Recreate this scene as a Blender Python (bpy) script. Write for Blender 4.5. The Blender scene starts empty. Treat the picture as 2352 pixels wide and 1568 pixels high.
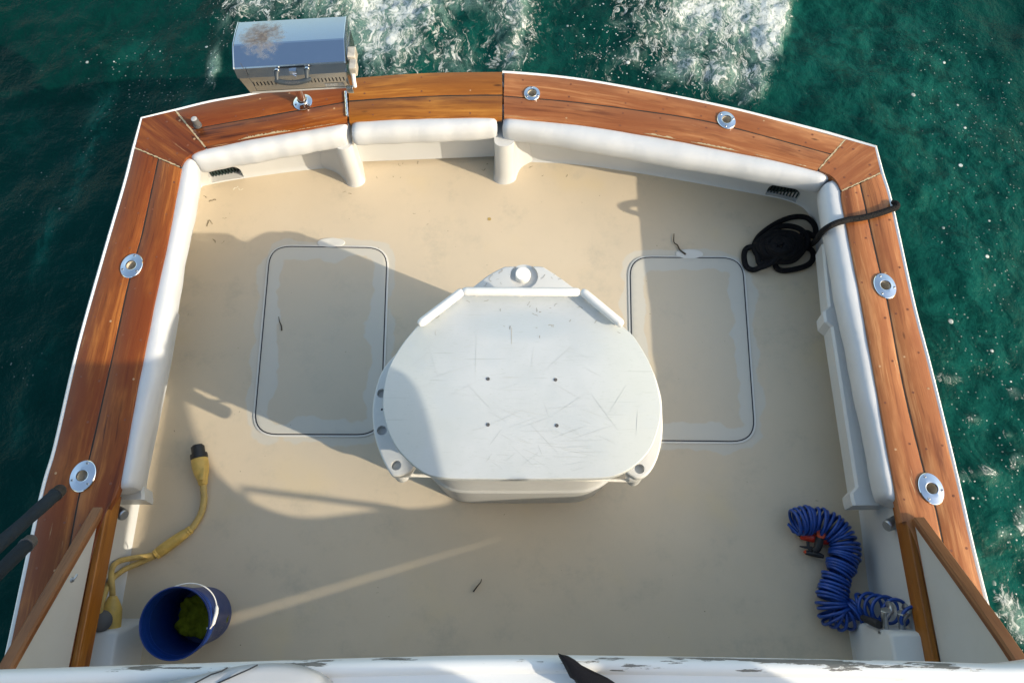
import bpy, bmesh, math, random
import numpy as np
from mathutils import Vector, Matrix

R = math.radians
random.seed(7)
np.random.seed(7)
S = bpy.context.scene
COL = S.collection

# ------------------------------------------------------------------ camera
CAM_Z, PITCH, F = 4.0, R(22.0), 1760.0          # focal length in pixels of a 2352 wide picture
cd = bpy.data.cameras.new('camera')
cd.sensor_width = 36.0
cd.lens = 36.0 * F / 2352.0
cd.clip_start, cd.clip_end = 0.05, 20000
cam = bpy.data.objects.new('camera', cd)
COL.objects.link(cam)
cam.location = (0, 0, CAM_Z)
cam.rotation_euler = (PITCH, 0, 0)
S.camera = cam

# ------------------------------------------------------------------ world, sun, exposure
SUN_EL, SUN_AZ = R(25.5), R(-23.5)              # azimuth of the direction TO the sun, from +X
world = bpy.data.worlds.new('World')
S.world = world
world.use_nodes = True
wn = world.node_tree
bg = wn.nodes['Background']
sky = wn.nodes.new('ShaderNodeTexSky')
sky.sky_type = 'NISHITA'
sky.sun_disc = False
sky.sun_elevation = SUN_EL
sky.sun_rotation = R(90) - SUN_AZ
sky.altitude = 0
sky.air_density = 1.7
sky.dust_density = 2.4
sky.ozone_density = 1.0
wn.links.new(sky.outputs[0], bg.inputs[0])
bg.inputs[1].default_value = 0.15
sl = bpy.data.lights.new('sun', 'SUN')
sl.energy = 2.6
sl.angle = R(0.53)
sl.color = (1.0, 0.88, 0.69)
sun = bpy.data.objects.new('sun', sl)
COL.objects.link(sun)
sd = Vector((math.cos(SUN_EL) * math.cos(SUN_AZ), math.cos(SUN_EL) * math.sin(SUN_AZ), math.sin(SUN_EL)))
sun.rotation_euler = sd.to_track_quat('Z', 'Y').to_euler()
sun.location = sd * 30
S.view_settings.view_transform = 'Standard'
S.view_settings.look = 'None'
S.view_settings.exposure = 0.90
S.view_settings.gamma = 1.0
S.cycles.max_bounces = 8

# ------------------------------------------------------------------ survey: photo pixel (2352 wide) at height z -> metres
def P(px, py, z):
    u, v = (px - 1176.0) / F, (784.0 - py) / F
    cy, sy = math.cos(PITCH), math.sin(PITCH)
    d = Vector((u, v * cy + sy, v * sy - cy))
    t = (z - CAM_Z) / d.z
    return Vector((d.x * t, d.y * t, z))
def PL(pts, z):
    return [P(a, b, z) for a, b in pts]

# ------------------------------------------------------------------ helpers: curves and meshes
def catmull(pts, n=8, closed=False):
    pts = [Vector(p) for p in pts]
    out = []
    m = len(pts)
    rng = range(m) if closed else range(m - 1)
    for i in rng:
        if closed:
            p0, p1, p2, p3 = pts[(i-1) % m], pts[i], pts[(i+1) % m], pts[(i+2) % m]
        else:
            p1, p2 = pts[i], pts[i+1]
            p0 = pts[i-1] if i > 0 else p1 * 2 - p2
            p3 = pts[i+2] if i + 2 < m else p2 * 2 - p1
        for k in range(n):
            t = k / n
            out.append(0.5 * ((2*p1) + (p2-p0)*t + (2*p0-5*p1+4*p2-p3)*t*t + (3*p1-p0-3*p2+p3)*t**3))
    if not closed:
        out.append(pts[-1])
    return out
def resample(pts, n):
    pts = [Vector(p) for p in pts]
    L = [0.0]
    for a, b in zip(pts, pts[1:]):
        L.append(L[-1] + (b - a).length)
    out, j = [], 0
    for i in range(n):
        s = L[-1] * i / (n - 1)
        while j < len(L) - 2 and L[j+1] < s:
            j += 1
        f = (s - L[j]) / max(1e-9, L[j+1] - L[j])
        out.append(pts[j].lerp(pts[j+1], min(1, max(0, f))))
    return out

class MB:
    def __init__(self):
        self.v, self.f, self.m, self.uv = [], [], [], []
    def add(self, verts, faces, mat=0, uvs=None):
        o = len(self.v)
        self.v += [tuple(x) for x in verts]
        for k, f in enumerate(faces):
            self.f.append([i + o for i in f])
            self.m.append(mat)
            self.uv.append(None if uvs is None else [uvs[i] for i in f])
    def box(self, c, s, mat=0, rot=None):
        c = Vector(c)
        vs = []
        for dx in (-.5, .5):
            for dy in (-.5, .5):
                for dz in (-.5, .5):
                    p = Vector((dx*s[0], dy*s[1], dz*s[2]))
                    if rot is not None:
                        p = rot @ p
                    vs.append(c + p)
        self.add(vs, [(0,1,3,2),(4,6,7,5),(0,4,5,1),(2,3,7,6),(0,2,6,4),(1,5,7,3)], mat)
    def rbox(self, c, s, r=0.01, mat=0, rot=None, seg=3):
        """box with rounded vertical corners and rounded upper and lower edges"""
        x, y, z = s[0]/2, s[1]/2, s[2]/2
        r = min(r, x*.98, y*.98, z*.98)
        rings = []
        prof = [(r*(1-math.sin(a)), -z + r*(1-math.cos(a))) for a in [R(90)*k/seg for k in range(seg+1)]]
        prof += [(i, -h) for i, h in reversed(prof)]
        for ins, h in prof:
            ring = []
            for q, (sx, sy) in enumerate(((1,1),(-1,1),(-1,-1),(1,-1))):
                for k in range(seg + 1):
                    a = R(90)*(q + k/seg)
                    rr = max(r - ins, 1e-4)
                    ring.append(Vector((sx*(x-r) + rr*math.cos(a), sy*(y-r) + rr*math.sin(a), h)))
            rings.append(ring)
        c = Vector(c)
        rings = [[c + ((rot @ p) if rot is not None else p) for p in g] for g in rings]
        self.loft(rings, True, True, True, mat)
    def loft(self, rings, closed=True, cap0=False, cap1=False, mat=0):
        n = len(rings[0])
        vs = [p for g in rings for p in g]
        fs = []
        for i in range(len(rings) - 1):
            for k in range(n if closed else n - 1):
                a, b = i*n + k, i*n + (k+1) % n
                fs.append((a, b, b + n, a + n))
        if cap0: fs.append(tuple(range(n-1, -1, -1)))
        if cap1: fs.append(tuple((len(rings)-1)*n + k for k in range(n)))
        self.add(vs, fs, mat)
    def tube(self, path, rad, n=10, mat=0, caps=True, closed=False, flat=1.0):
        path = [Vector(p) for p in path]
        m = len(path)
        rads = rad if isinstance(rad, (list, tuple)) else [rad]*m
        up = None
        rings = []
        for i in range(m):
            if closed:
                t = path[(i+1) % m] - path[(i-1) % m]
            else:
                t = path[min(i+1, m-1)] - path[max(i-1, 0)]
            t.normalize()
            if up is None:
                up = Vector((0,0,1)) if abs(t.z) < .9 else Vector((1,0,0))
            a = t.cross(up); a.normalize()
            up = a.cross(t); up.normalize()
            rings.append([path[i] + (a*math.cos(2*math.pi*k/n) + up*flat*math.sin(2*math.pi*k/n))*rads[i] for k in range(n)])
        if closed:
            rings.append(rings[0])
            self.loft(rings, True, False, False, mat)
        else:
            self.loft(rings, True, caps, caps, mat)
    def lathe(self, prof, c=(0,0,0), n=24, mat=0, mtx=None, sx=1.0, sy=1.0, cap0=False, cap1=False):
        c = Vector(c)
        rings = []
        for r, z in prof:
            ring = []
            for k in range(n):
                a = 2*math.pi*k/n
                p = Vector((r*math.cos(a)*sx, r*math.sin(a)*sy, z))
                ring.append(c + (mtx @ p if mtx is not None else p))
            rings.append(ring)
        self.loft(rings, True, cap0, cap1, mat)
    def prism(self, outline, z0, z1, bev=0.0, mat=0, seg=3, bev_low=0.0):
        """closed outline (list of xy) extruded, upper edge rounded by bev"""
        o = [Vector((p[0], p[1])) for p in outline]
        area = sum(a.x*b.y - b.x*a.y for a, b in zip(o, o[1:] + o[:1]))
        if area < 0: o.reverse()
        n = len(o)
        nor = []
        for i in range(n):
            t = (o[(i+1) % n] - o[i-1])
            t.normalize()
            nor.append(Vector((-t.y, t.x)))
        def ring(ins, z):
            return [Vector((o[i].x + nor[i].x*ins, o[i].y + nor[i].y*ins, z)) for i in range(n)]
        rings = []
        if bev_low > 0:
            for k in range(seg):
                a = R(90)*k/seg
                rings.append(ring(bev_low*(1-math.sin(a)), z0 + bev_low*(1-math.cos(a))))
            rings.append(ring(0, z0 + bev_low))
        else:
            rings.append(ring(0, z0))
        if bev > 0:
            for k in range(seg + 1):
                a = R(90)*k/seg
                rings.append(ring(bev*(1-math.cos(a)), z1 - bev + bev*math.sin(a)))
        else:
            rings.append(ring(0, z1))
        self.loft(rings, True, True, True, mat)
    def plank(self, A, B, z0, z1, bev=.004, mat=0, vo=0.0):
        """solid plank between two matched edge curves, uv = metres along and across the grain"""
        n = len(A)
        rows, uvs, u = [], [], 0.0
        for i in range(n):
            a, b = Vector((A[i][0], A[i][1], 0)), Vector((B[i][0], B[i][1], 0))
            if i: u += ((a + b)/2 - prev).length
            prev = (a + b)/2
            d = b - a; w = d.length; d.normalize()
            prof = [(0, z0), (0, z1-bev), (bev*.35, z1-bev*.35), (bev, z1), (w*.5, z1), (w-bev, z1), (w-bev*.35, z1-bev*.35), (w, z1-bev), (w, z0)]
            rows.append([a + d*q + Vector((0,0,z)) for q, z in prof])
            uvs.append([(u, vo + q + (z1-z)*.8) for q, z in prof])
        m = len(rows[0])
        vs = [p for r in rows for p in r]; us = [p for r in uvs for p in r]
        fs = []
        for i in range(n-1):
            for k in range(m-1):
                fs.append((i*m+k, (i+1)*m+k, (i+1)*m+k+1, i*m+k+1))
            fs.append((i*m+m-1, (i+1)*m+m-1, (i+1)*m, i*m))
        fs.append(tuple(range(m)))
        fs.append(tuple((n-1)*m + k for k in range(m-1, -1, -1)))
        self.add(vs, fs, mat, us)
    def disc(self, c, r, z, n=12, mat=0, sx=1.0, ang=0.0):
        vs = []
        for k in range(n):
            a = 2*math.pi*k/n
            x, y = r*math.cos(a)*sx, r*math.sin(a)
            vs.append((c[0] + x*math.cos(ang) - y*math.sin(ang), c[1] + x*math.sin(ang) + y*math.cos(ang), z))
        self.add(vs, [tuple(range(n))], mat, [(0.013*k, .37) for k in range(n)])
    def sweep(self, stations, prof_fn, mat=0):
        """stations: list of frames (origin, inward dir); prof_fn(i) -> [(q, z)]"""
        rings = []
        for i, (o, d) in enumerate(stations):
            rings.append([Vector((o[0] + d[0]*q, o[1] + d[1]*q, z)) for q, z in prof_fn(i)])
        self.loft(rings, True, True, True, mat)

ORIGIN = {}
def build(name, mb, mats, parent=None, smooth=35, origin=None):
    me = bpy.data.meshes.new(name)
    root = parent
    off = Vector((0,0,0))
    if origin is not None: off = Vector(origin)
    elif parent is not None: off = ORIGIN.get(parent.name, Vector((0,0,0)))
    me.from_pydata([tuple(Vector(v) - off) for v in mb.v], [], mb.f)
    if not isinstance(mats, (list, tuple)): mats = [mats]
    for m in mats: me.materials.append(m)
    me.polygons.foreach_set('material_index', mb.m)
    if any(u is not None for u in mb.uv):
        ul = me.uv_layers.new(name='UVMap')
        i = 0
        for p, u in zip(me.polygons, mb.uv):
            for k in range(p.loop_total):
                ul.data[p.loop_start + k].uv = u[k] if u is not None else (0, 0)
    me.update()
    bm = bmesh.new(); bm.from_mesh(me)
    bmesh.ops.recalc_face_normals(bm, faces=bm.faces)
    bm.to_mesh(me); bm.free()
    if smooth:
        for p in me.polygons: p.use_smooth = True
        me.set_sharp_from_angle(angle=R(smooth))
    o = bpy.data.objects.new(name, me)
    COL.objects.link(o)
    if parent is not None:
        o.parent = parent
        ORIGIN[o.name] = off
    else:
        o.location = off
        ORIGIN[o.name] = off
    return o
def tag(o, label=None, cat=None, group=None, kind=None):
    if label: o['label'] = label
    if cat: o['category'] = cat
    if group: o['group'] = group
    if kind: o['kind'] = kind
    return o
def thing(name, loc, label, cat, group=None):
    o = bpy.data.objects.new(name, None)
    o.empty_display_size = .1
    COL.objects.link(o)
    o.location = loc
    ORIGIN[o.name] = Vector(loc)
    return tag(o, label, cat, group)
def cut(obj, cutters):
    """subtract closed MB solids (world space) from obj for good"""
    off = ORIGIN[obj.name]
    for mb in cutters:
        me = bpy.data.meshes.new('tmp')
        me.from_pydata([tuple(Vector(v) - off) for v in mb.v], [], mb.f)
        bm = bmesh.new(); bm.from_mesh(me)
        bmesh.ops.recalc_face_normals(bm, faces=bm.faces); bm.to_mesh(me); bm.free()
        c = bpy.data.objects.new('tmp', me)
        COL.objects.link(c)
        c.parent = obj.parent
        md = obj.modifiers.new('cut', 'BOOLEAN')
        md.operation, md.object, md.solver = 'DIFFERENCE', c, 'EXACT'
        bpy.context.view_layer.update()
        dg = bpy.context.evaluated_depsgraph_get()
        nm = bpy.data.meshes.new_from_object(obj.evaluated_get(dg), preserve_all_data_layers=True, depsgraph=dg)
        obj.modifiers.clear()
        old = obj.data
        obj.data = nm
        bpy.data.objects.remove(c)
        bpy.data.meshes.remove(me); bpy.data.meshes.remove(old)
        nm.set_sharp_from_angle(angle=R(35))

def append(obj, mb, mats=()):
    """add the faces of mb to the mesh of obj, as surface detail of that part"""
    off = ORIGIN[obj.name]
    base = len(obj.data.materials)
    for m in mats: obj.data.materials.append(m)
    sh = base if mats else 0
    bm = bmesh.new(); bm.from_mesh(obj.data)
    ul = bm.loops.layers.uv.verify()
    vs = [bm.verts.new(Vector(v) - off) for v in mb.v]
    for f, m, u in zip(mb.f, mb.m, mb.uv):
        try: nf = bm.faces.new([vs[i] for i in f])
        except ValueError: continue
        nf.material_index = m + sh
        nf.normal_update()
        if nf.normal.z < 0 and mats != 'keep': nf.normal_flip()
        if u:
            for l, c in zip(nf.loops, u): l[ul].uv = c
    bm.to_mesh(obj.data); bm.free()

# ------------------------------------------------------------------ helpers: materials
class NT:
    def __init__(self, name):
        self.mat = bpy.data.materials.new(name)
        self.mat.use_nodes = True
        self.t = self.mat.node_tree
        self.b = self.t.nodes['Principled BSDF']
        self.out = self.t.nodes['Material Output']
    def n(self, kind, **kw):
        nd = self.t.nodes.new(kind)
        for k, v in kw.items(): setattr(nd, k, v)
        return nd
    def l(self, a, b): self.t.links.new(a, b)
    def _in(self, sock, v):
        if isinstance(v, bpy.types.NodeSocket): self.l(v, sock)
        elif v is not None: sock.default_value = v
    def set(self, name, v):
        if isinstance(v, (tuple, list)) and len(v) == 3: v = (*v, 1)
        self._in(self.b.inputs[name], v)
    def obj(self): return self.n('ShaderNodeTexCoord').outputs['Object']
    def uv(self): return self.n('ShaderNodeTexCoord').outputs['UV']
    def attr(self, name): return self.n('ShaderNodeAttribute', attribute_name=name).outputs['Fac']
    def mapping(self, vec, scale=(1,1,1), rot=(0,0,0), loc=(0,0,0)):
        m = self.n('ShaderNodeMapping')
        self.l(vec, m.inputs[0])
        m.inputs[1].default_value, m.inputs[2].default_value, m.inputs[3].default_value = loc, rot, scale
        return m.outputs[0]
    def noise(self, vec, scale=5, detail=4, rough=.55, dist=0.0, out=0):
        m = self.n('ShaderNodeTexNoise')
        self.l(vec, m.inputs['Vector'])
        m.inputs['Scale'].default_value, m.inputs['Detail'].default_value = scale, detail
        m.inputs['Roughness'].default_value, m.inputs['Distortion'].default_value = rough, dist
        return m.outputs[out]
    def voro(self, vec, scale=5, feature='F1', rand=1.0, out='Distance'):
        m = self.n('ShaderNodeTexVoronoi', feature=feature)
        self.l(vec, m.inputs['Vector'])
        m.inputs['Scale'].default_value = scale
        m.inputs['Randomness'].default_value = rand
        return m.outputs[out]
    def math(self, op, a, b=None, c=None, clamp=False):
        m = self.n('ShaderNodeMath', operation=op, use_clamp=clamp)
        self._in(m.inputs[0], a)
        if b is not None: self._in(m.inputs[1], b)
        if c is not None: self._in(m.inputs[2], c)
        return m.outputs[0]
    def vmath(self, op, a, b=None):
        m = self.n('ShaderNodeVectorMath', operation=op)
        self._in(m.inputs[0], a)
        if b is not None: self._in(m.inputs[1], b)
        return m.outputs[0]
    def step(self, v, lo, hi, a=0.0, b=1.0):
        m = self.n('ShaderNodeMapRange', interpolation_type='SMOOTHSTEP')
        self._in(m.inputs[0], v)
        for i, x in enumerate((lo, hi, a, b)): self._in(m.inputs[i+1], x)
        return m.outputs[0]
    def ramp(self, v, stops):
        m = self.n('ShaderNodeValToRGB')
        self.l(v, m.inputs[0])
        e = m.color_ramp.elements
        while len(e) < len(stops): e.new(.5)
        for q, (p, c) in zip(e, stops):
            q.position, q.color = p, (*c, 1)
        return m.outputs[0]
    def mix(self, f, a, b, mode='MIX'):
        m = self.n('ShaderNodeMix', data_type='RGBA', blend_type=mode)
        self._in(m.inputs['Factor'], f)
        for s, v in ((m.inputs['A'], a), (m.inputs['B'], b)):
            pass
        ins = [i for i in m.inputs if i.type == 'RGBA']
        for s, v in zip(ins, (a, b)):
            if isinstance(v, (tuple, list)) and len(v) == 3: v = (*v, 1)
            self._in(s, v)
        return [o for o in m.outputs if o.type == 'RGBA'][0]
    def bump(self, h, strength=.3, dist=.01):
        m = self.n('ShaderNodeBump')
        m.inputs['Strength'].default_value, m.inputs['Distance'].default_value = strength, dist
        self.l(h, m.inputs['Height'])
        self.l(m.outputs[0], self.b.inputs['Normal'])
        return m
    def sep(self, vec):
        m = self.n('ShaderNodeSeparateXYZ'); self.l(vec, m.inputs[0]); return m.outputs

def plain(name, col, rough=.4, metal=0.0, var=.08, scale=14, bump=.0, spec=.5, coat=0.0):
    t = NT(name)
    o = t.obj()
    nz = t.noise(o, scale, 5, .6)
    lo = tuple(c*(1-var) for c in col); hi = tuple(min(1, c*(1+var)) for c in col)
    t.set('Base Color', t.ramp(nz, [(.3, lo), (.7, hi)]))
    t.set('Roughness', t.step(nz, .2, .8, rough*.85, min(1, rough*1.2)))
    t.set('Metallic', metal)
    t.set('Specular IOR Level', spec)
    t.set('Coat Weight', coat)
    if bump: t.bump(t.noise(o, scale*6, 4, .6), bump, .004)
    return t.mat

def wood(name, dark, mid, light, wear=.5, red=0.0, seed=0.0, coat=.6):
    t = NT(name)
    uv = t.mapping(t.uv(), loc=(seed, seed*.37, 0))
    warp = t.noise(t.mapping(uv, (1.3, 5, 1)), 1.0, 3, .5)
    wv = t.vmath('ADD', uv, None)
    add = wv.node
    sc = t.n('ShaderNodeCombineXYZ'); t.l(t.math('MULTIPLY', warp, .05), sc.inputs[1])
    t.l(sc.outputs[0], add.inputs[1])
    broad = t.noise(t.mapping(wv, (.9, 13, 1)), 1.0, 4, .6, .5)
    fine = t.noise(t.mapping(wv, (2.2, 52, 1)), 1.0, 5, .7)
    pore = t.noise(t.mapping(wv, (9, 330, 1)), 1.0, 3, .6)
    g = t.math('ADD', t.math('MULTIPLY', broad, .62), t.math('MULTIPLY', fine, .42))
    col = t.ramp(g, [(.40, dark), (.49, mid), (.545, mid), (.64, light)])
    col = t.mix(t.step(pore, .56, .7, 0, .45), col, tuple(c*.45 for c in dark))
    patch = t.noise(t.mapping(uv, (1.4, 5, 1)), 1.0, 4, .6)
    gold = t.noise(t.mapping(uv, (1.9, 9, 1), loc=(5, 3, 0)), 1.0, 4, .6)
    col = t.mix(t.step(gold, .50, .72, 0, .6), col, tuple(min(1, c*1.25) for c in light))
    col = t.mix(t.step(patch, .42, .66, 0, .75), col, tuple(c*(.62+red) if i else c*.8 for i, c in enumerate(mid)))
    wr = t.noise(t.mapping(wv, (2.6, 34, 1)), 1.0, 8, .7)
    wm = t.math('MULTIPLY', t.step(wr, .635, .70), wear, clamp=True)
    col = t.mix(wm, col, (.50, .33, .17))
    knot = t.voro(t.mapping(uv, (2.2, 7, 1)), 1.0)
    col = t.mix(t.step(knot, .03, .075, .75, 0), col, tuple(c*.3 for c in dark))
    tone = t.noise(t.mapping(uv, (.22, .62, 1), loc=(2, 7, 0)), 1.0, 1, .5)
    col = t.mix(t.step(tone, .35, .65, .55, 0), col, (.62,.50,.42), 'MULTIPLY')
    t.set('Base Color', col)
    t.set('Roughness', t.math('ADD', t.step(fine, .3, .7, .30, .46), t.math('MULTIPLY', wm, .3)))
    t.set('Coat Weight', coat*.35)
    t.set('Coat Roughness', .12)
    t.set('Specular IOR Level', .25)
    t.bump(t.math('ADD', fine, t.math('MULTIPLY', wm, -.6)), .22, .003)
    return t.mat

M = {}
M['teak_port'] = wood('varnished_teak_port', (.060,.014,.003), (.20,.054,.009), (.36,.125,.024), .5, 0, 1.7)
M['teak_dark'] = wood('varnished_teak_dark', (.06,.014,.005), (.15,.04,.010), (.24,.07,.018), .35, 0, 5.1)
M['teak_door'] = wood('varnished_teak_door', (.13,.040,.006), (.29,.105,.014), (.44,.19,.032), .35, .1, 9.3)
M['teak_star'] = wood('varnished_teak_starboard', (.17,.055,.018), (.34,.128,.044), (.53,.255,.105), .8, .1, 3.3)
M['teak_trim'] = wood('weathered_teak_trim', (.13,.05,.02), (.25,.11,.045), (.36,.18,.08), .5, .1, 7.7, .25)
M['teak_rail'] = wood('amber_teak_rail', (.16,.05,.008), (.30,.115,.014), (.40,.16,.025), .25, .1, 2.9)
M['bung'] = plain('wood_plug', (.16,.05,.018), .4, var=.3, scale=60)
M['bung_pale'] = plain('worn_wood_plug', (.42,.24,.12), .6, var=.2, scale=60)
M['caulk'] = plain('seam_caulk', (.022,.016,.012), .7)
M['filler'] = plain('pale_joint_filler', (.42,.33,.20), .7, var=.35, scale=60)

def gelcoat(name, col, dirt=.35, rough=.35):
    t = NT(name)
    o = t.obj()
    a = t.noise(o, 2.5, 6, .6); b = t.noise(o, 26, 6, .7)
    c = t.mix(t.step(a, .35, .75, 0, dirt), col, tuple(x*y for x, y in zip(col, (.84,.82,.76))))
    c = t.mix(t.step(b, .66, .74, 0, .4), c, tuple(x*.72 for x in col))
    t.set('Base Color', c)
    t.set('Roughness', t.step(b, .2, .8, rough*.8, rough*1.3))
    t.bump(t.noise(o, 3, 3, .5), .08, .01)
    return t.mat
M['gel'] = gelcoat('white_gelcoat', (.55,.56,.565))
M['gel_rail'] = gelcoat('white_rub_rail', (.80,.80,.79), .2)
M['rim'] = gelcoat('pale_hatch_rim', (.62,.61,.57), .3)

def vinyl():
    t = NT('white_vinyl')
    o = t.obj()
    a = t.noise(o, 5, 5, .6)
    t.set('Base Color', t.mix(t.step(a, .4, .75, 0, .5), (.53,.545,.57), (.48,.49,.50)))
    t.set('Roughness', .42)
    w = t.noise(t.mapping(o, (1, 1, .4)), 9, 3, .5, .8)
    t.bump(t.math('ADD', w, t.math('MULTIPLY', t.noise(o, 140, 2, .5), .12)), .15, .02)
    return t.mat
M['vinyl'] = vinyl()

def sole():
    t = NT('beige_deck_gelcoat')
    o = t.obj()
    a = t.noise(o, 1.3, 6, .6, .3); b = t.noise(o, 9, 8, .7); g = t.noise(o, 240, 3, .6)
    c = t.ramp(a, [(.3, (.53,.45,.335)), (.55, (.58,.485,.355)), (.75, (.60,.51,.38))])
    c = t.mix(t.step(b, .55, .72, 0, .22), c, (.48,.42,.31))
    c = t.mix(t.step(g, .35, .7, 0, .14), c, (.40,.35,.27))
    yel = t.noise(o, 2.1, 3, .5)
    c = t.mix(t.step(yel, .55, .75, 0, .35), c, (.62,.49,.27))
    grime = t.noise(t.mapping(o, (1, 1, 1), loc=(4, 2, 0)), 3.2, 9, .75)
    c = t.mix(t.step(grime, .50, .72, 0, .6), c, (.41,.365,.28))
    # damp margin that has dried to a pale outline round the hatches
    d = t.attr('damp')
    dn = t.math('ADD', d, t.math('MULTIPLY', t.math('SUBTRACT', t.noise(o, 5.0, 3, .5), .5), .16))
    c = t.mix(t.math('MULTIPLY', t.attr('lidon'), .45), c, (.47,.43,.35))
    c = t.mix(t.math('MULTIPLY', t.step(dn, .0, .012, 0, .7), t.attr('dampon')), c, (.52,.515,.47))
    spk = t.voro(o, 15, 'F1')
    kp = t.noise(o, 1.7, 2, .5)
    c = t.mix(t.math('MULTIPLY', t.step(spk, .03, .05, .8, 0), t.step(kp, .5, .6)), c, (.12,.095,.06))
    t.set('Base Color', c)
    t.set('Roughness', t.step(b, .3, .7, .42, .62))
    t.set('Specular IOR Level', .35)
    t.bump(t.math('ADD', g, t.math('MULTIPLY', b, .5)), .12, .003)
    return t.mat
M['sole'] = sole()
M['scuff'] = plain('dark_scuff', (.22,.18,.12), .8, var=.4, scale=80)
M['scuff_pale'] = plain('pale_scuff', (.70,.66,.55), .7, var=.1)
M['gasket'] = plain('black_gasket', (.012,.012,.02), .6)

def steel(name, col=(.62,.63,.65), rough=.12, brush=True):
    t = NT(name)
    o = t.obj()
    n1 = t.noise(t.mapping(o, (1, 60, 60) if brush else (1,1,1)), 6, 4, .6)
    n2 = t.noise(o, 22, 6, .7)
    t.set('Base Color', t.mix(t.step(n2, .6, .75, 0, .4), col, tuple(c*.55 for c in col)))
    t.set('Metallic', 1.0)
    t.set('Roughness', t.math('ADD', t.step(n1, .3, .7, rough*.7, rough*1.3), t.step(n2, .6, .8, 0, .2)))
    return t.mat
M['chrome'] = steel('polished_chrome', (.72,.74,.78), .08, False)
M['steel'] = steel('brushed_stainless', (.50,.48,.44), .2)
def lid_steel():
    t = NT('rusted_stainless_lid')
    o = t.obj()
    s = t.sep(o)
    # rust bloom over one end of the lid
    dx = t.math('DIVIDE', t.math('ADD', s[0], .135), .12)
    dy = t.math('DIVIDE', t.math('ADD', s[1], -.17), .14)
    r2 = t.math('ADD', t.math('MULTIPLY', dx, dx), t.math('MULTIPLY', dy, dy))
    n = t.noise(o, 24, 9, .72)
    n3 = t.noise(o, 70, 5, .7)
    m = t.step(t.math('ADD', t.math('MULTIPLY', r2, -.55), t.math('MULTIPLY', n, 1.5)), .18, .85)
    m = t.math('MULTIPLY', m, .85)
    rust = t.ramp(n3, [(.3, (.06,.035,.02)), (.52, (.13,.08,.045)), (.68, (.34,.28,.20))])
    spots = t.step(t.voro(o, 55), .1, .2, .5, 0)
    base = t.mix(t.math('MULTIPLY', spots, t.step(n, .5, .62)), (.40,.45,.53), (.42,.42,.42))  # steel tinted blue: reflected sky put into its base colour
    t.set('Base Color', t.mix(m, base, rust))
    t.set('Metallic', t.math('SUBTRACT', 1.0, t.math('MULTIPLY', m, .8)))
    t.set('Roughness', t.math('ADD', t.math('MULTIPLY', m, .5), t.step(n, .3, .8, .10, .22)))
    t.bump(t.math('MULTIPLY', n3, m), .3, .003)
    return t.mat
M['lid'] = lid_steel()
M['handle'] = plain('slate_grey_plastic', (.035,.045,.055), .5, bump=.1)
M['dark'] = plain('dark_void', (.01,.011,.012), .7)
M['liner'] = plain('cream_tube_liner', (.50,.44,.34), .6, var=.2)
M['black_rubber'] = plain('black_rubber', (.016,.017,.019), .55, bump=.2, scale=40)
M['grey_rubber'] = plain('grey_rubber', (.085,.085,.09), .6, bump=.1, scale=40)
M['grey_cap'] = plain('pale_grey_cap', (.42,.42,.42), .5)
M['foam_blue'] = plain('dark_blue_foam_grip', (.012,.022,.034), .85, var=.3, scale=60, bump=.4, spec=.3)
M['yellow'] = plain('yellow_cord_jacket', (.56,.37,.09), .5, var=.2, scale=18, bump=.15)
M['yellow_dirty'] = plain('grimy_yellow_cord', (.44,.31,.10), .6, var=.25, scale=18, bump=.15)
M['bucket'] = plain('blue_bucket_plastic', (.002,.026,.165), .38, var=.12, scale=8)
M['white_plastic'] = plain('white_plastic', (.74,.73,.71), .45)
M['hose'] = plain('blue_hose_plastic', (.008,.052,.27), .3, var=.25, scale=12)
M['red'] = plain('red_plastic', (.48,.028,.015), .4)
M['orange'] = plain('orange_plastic', (.60,.075,.02), .4)
M['towel'] = plain('olive_towel_cloth', (.17,.19,.012), .95, var=.5, scale=18, bump=.6, spec=.1)
M['twig'] = plain('dry_twig', (.06,.045,.03), .8)
M['black_cloth'] = plain('black_cloth', (.006,.006,.009), .8, var=.4, scale=50, bump=.3, spec=.2)
M['cushion'] = plain('grey_vinyl_cushion', (.42,.43,.45), .5, var=.05, scale=6, bump=.1)
M['piping'] = plain('dark_piping', (.02,.022,.028), .6)
M['cord'] = plain('white_bungee_cord', (.74,.73,.69), .6, var=.1, scale=50)
M['zinc'] = steel('dull_cast_metal', (.40,.42,.45), .34, False)
M['bracket'] = plain('stained_bracket', (.46,.43,.38), .5, var=.3, scale=30, metal=.4)
M['grille'] = plain('green_black_grille', (.012,.03,.028), .5, var=.4)
M['glass'] = plain('dark_cabin_glass', (.02,.024,.028), .08)

def rope_mat():
    t = NT('black_braided_rope')
    o = t.obj()
    w = t.voro(o, 130, 'F1')
    t.set('Base Color', t.ramp(w, [(.1, (.008,.008,.010)), (.7, (.003,.003,.004))]))
    t.set('Roughness', .85)
    t.set('Specular IOR Level', .25)
    t.bump(w, .7, .004)
    return t.mat
M['rope'] = rope_mat()

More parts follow.
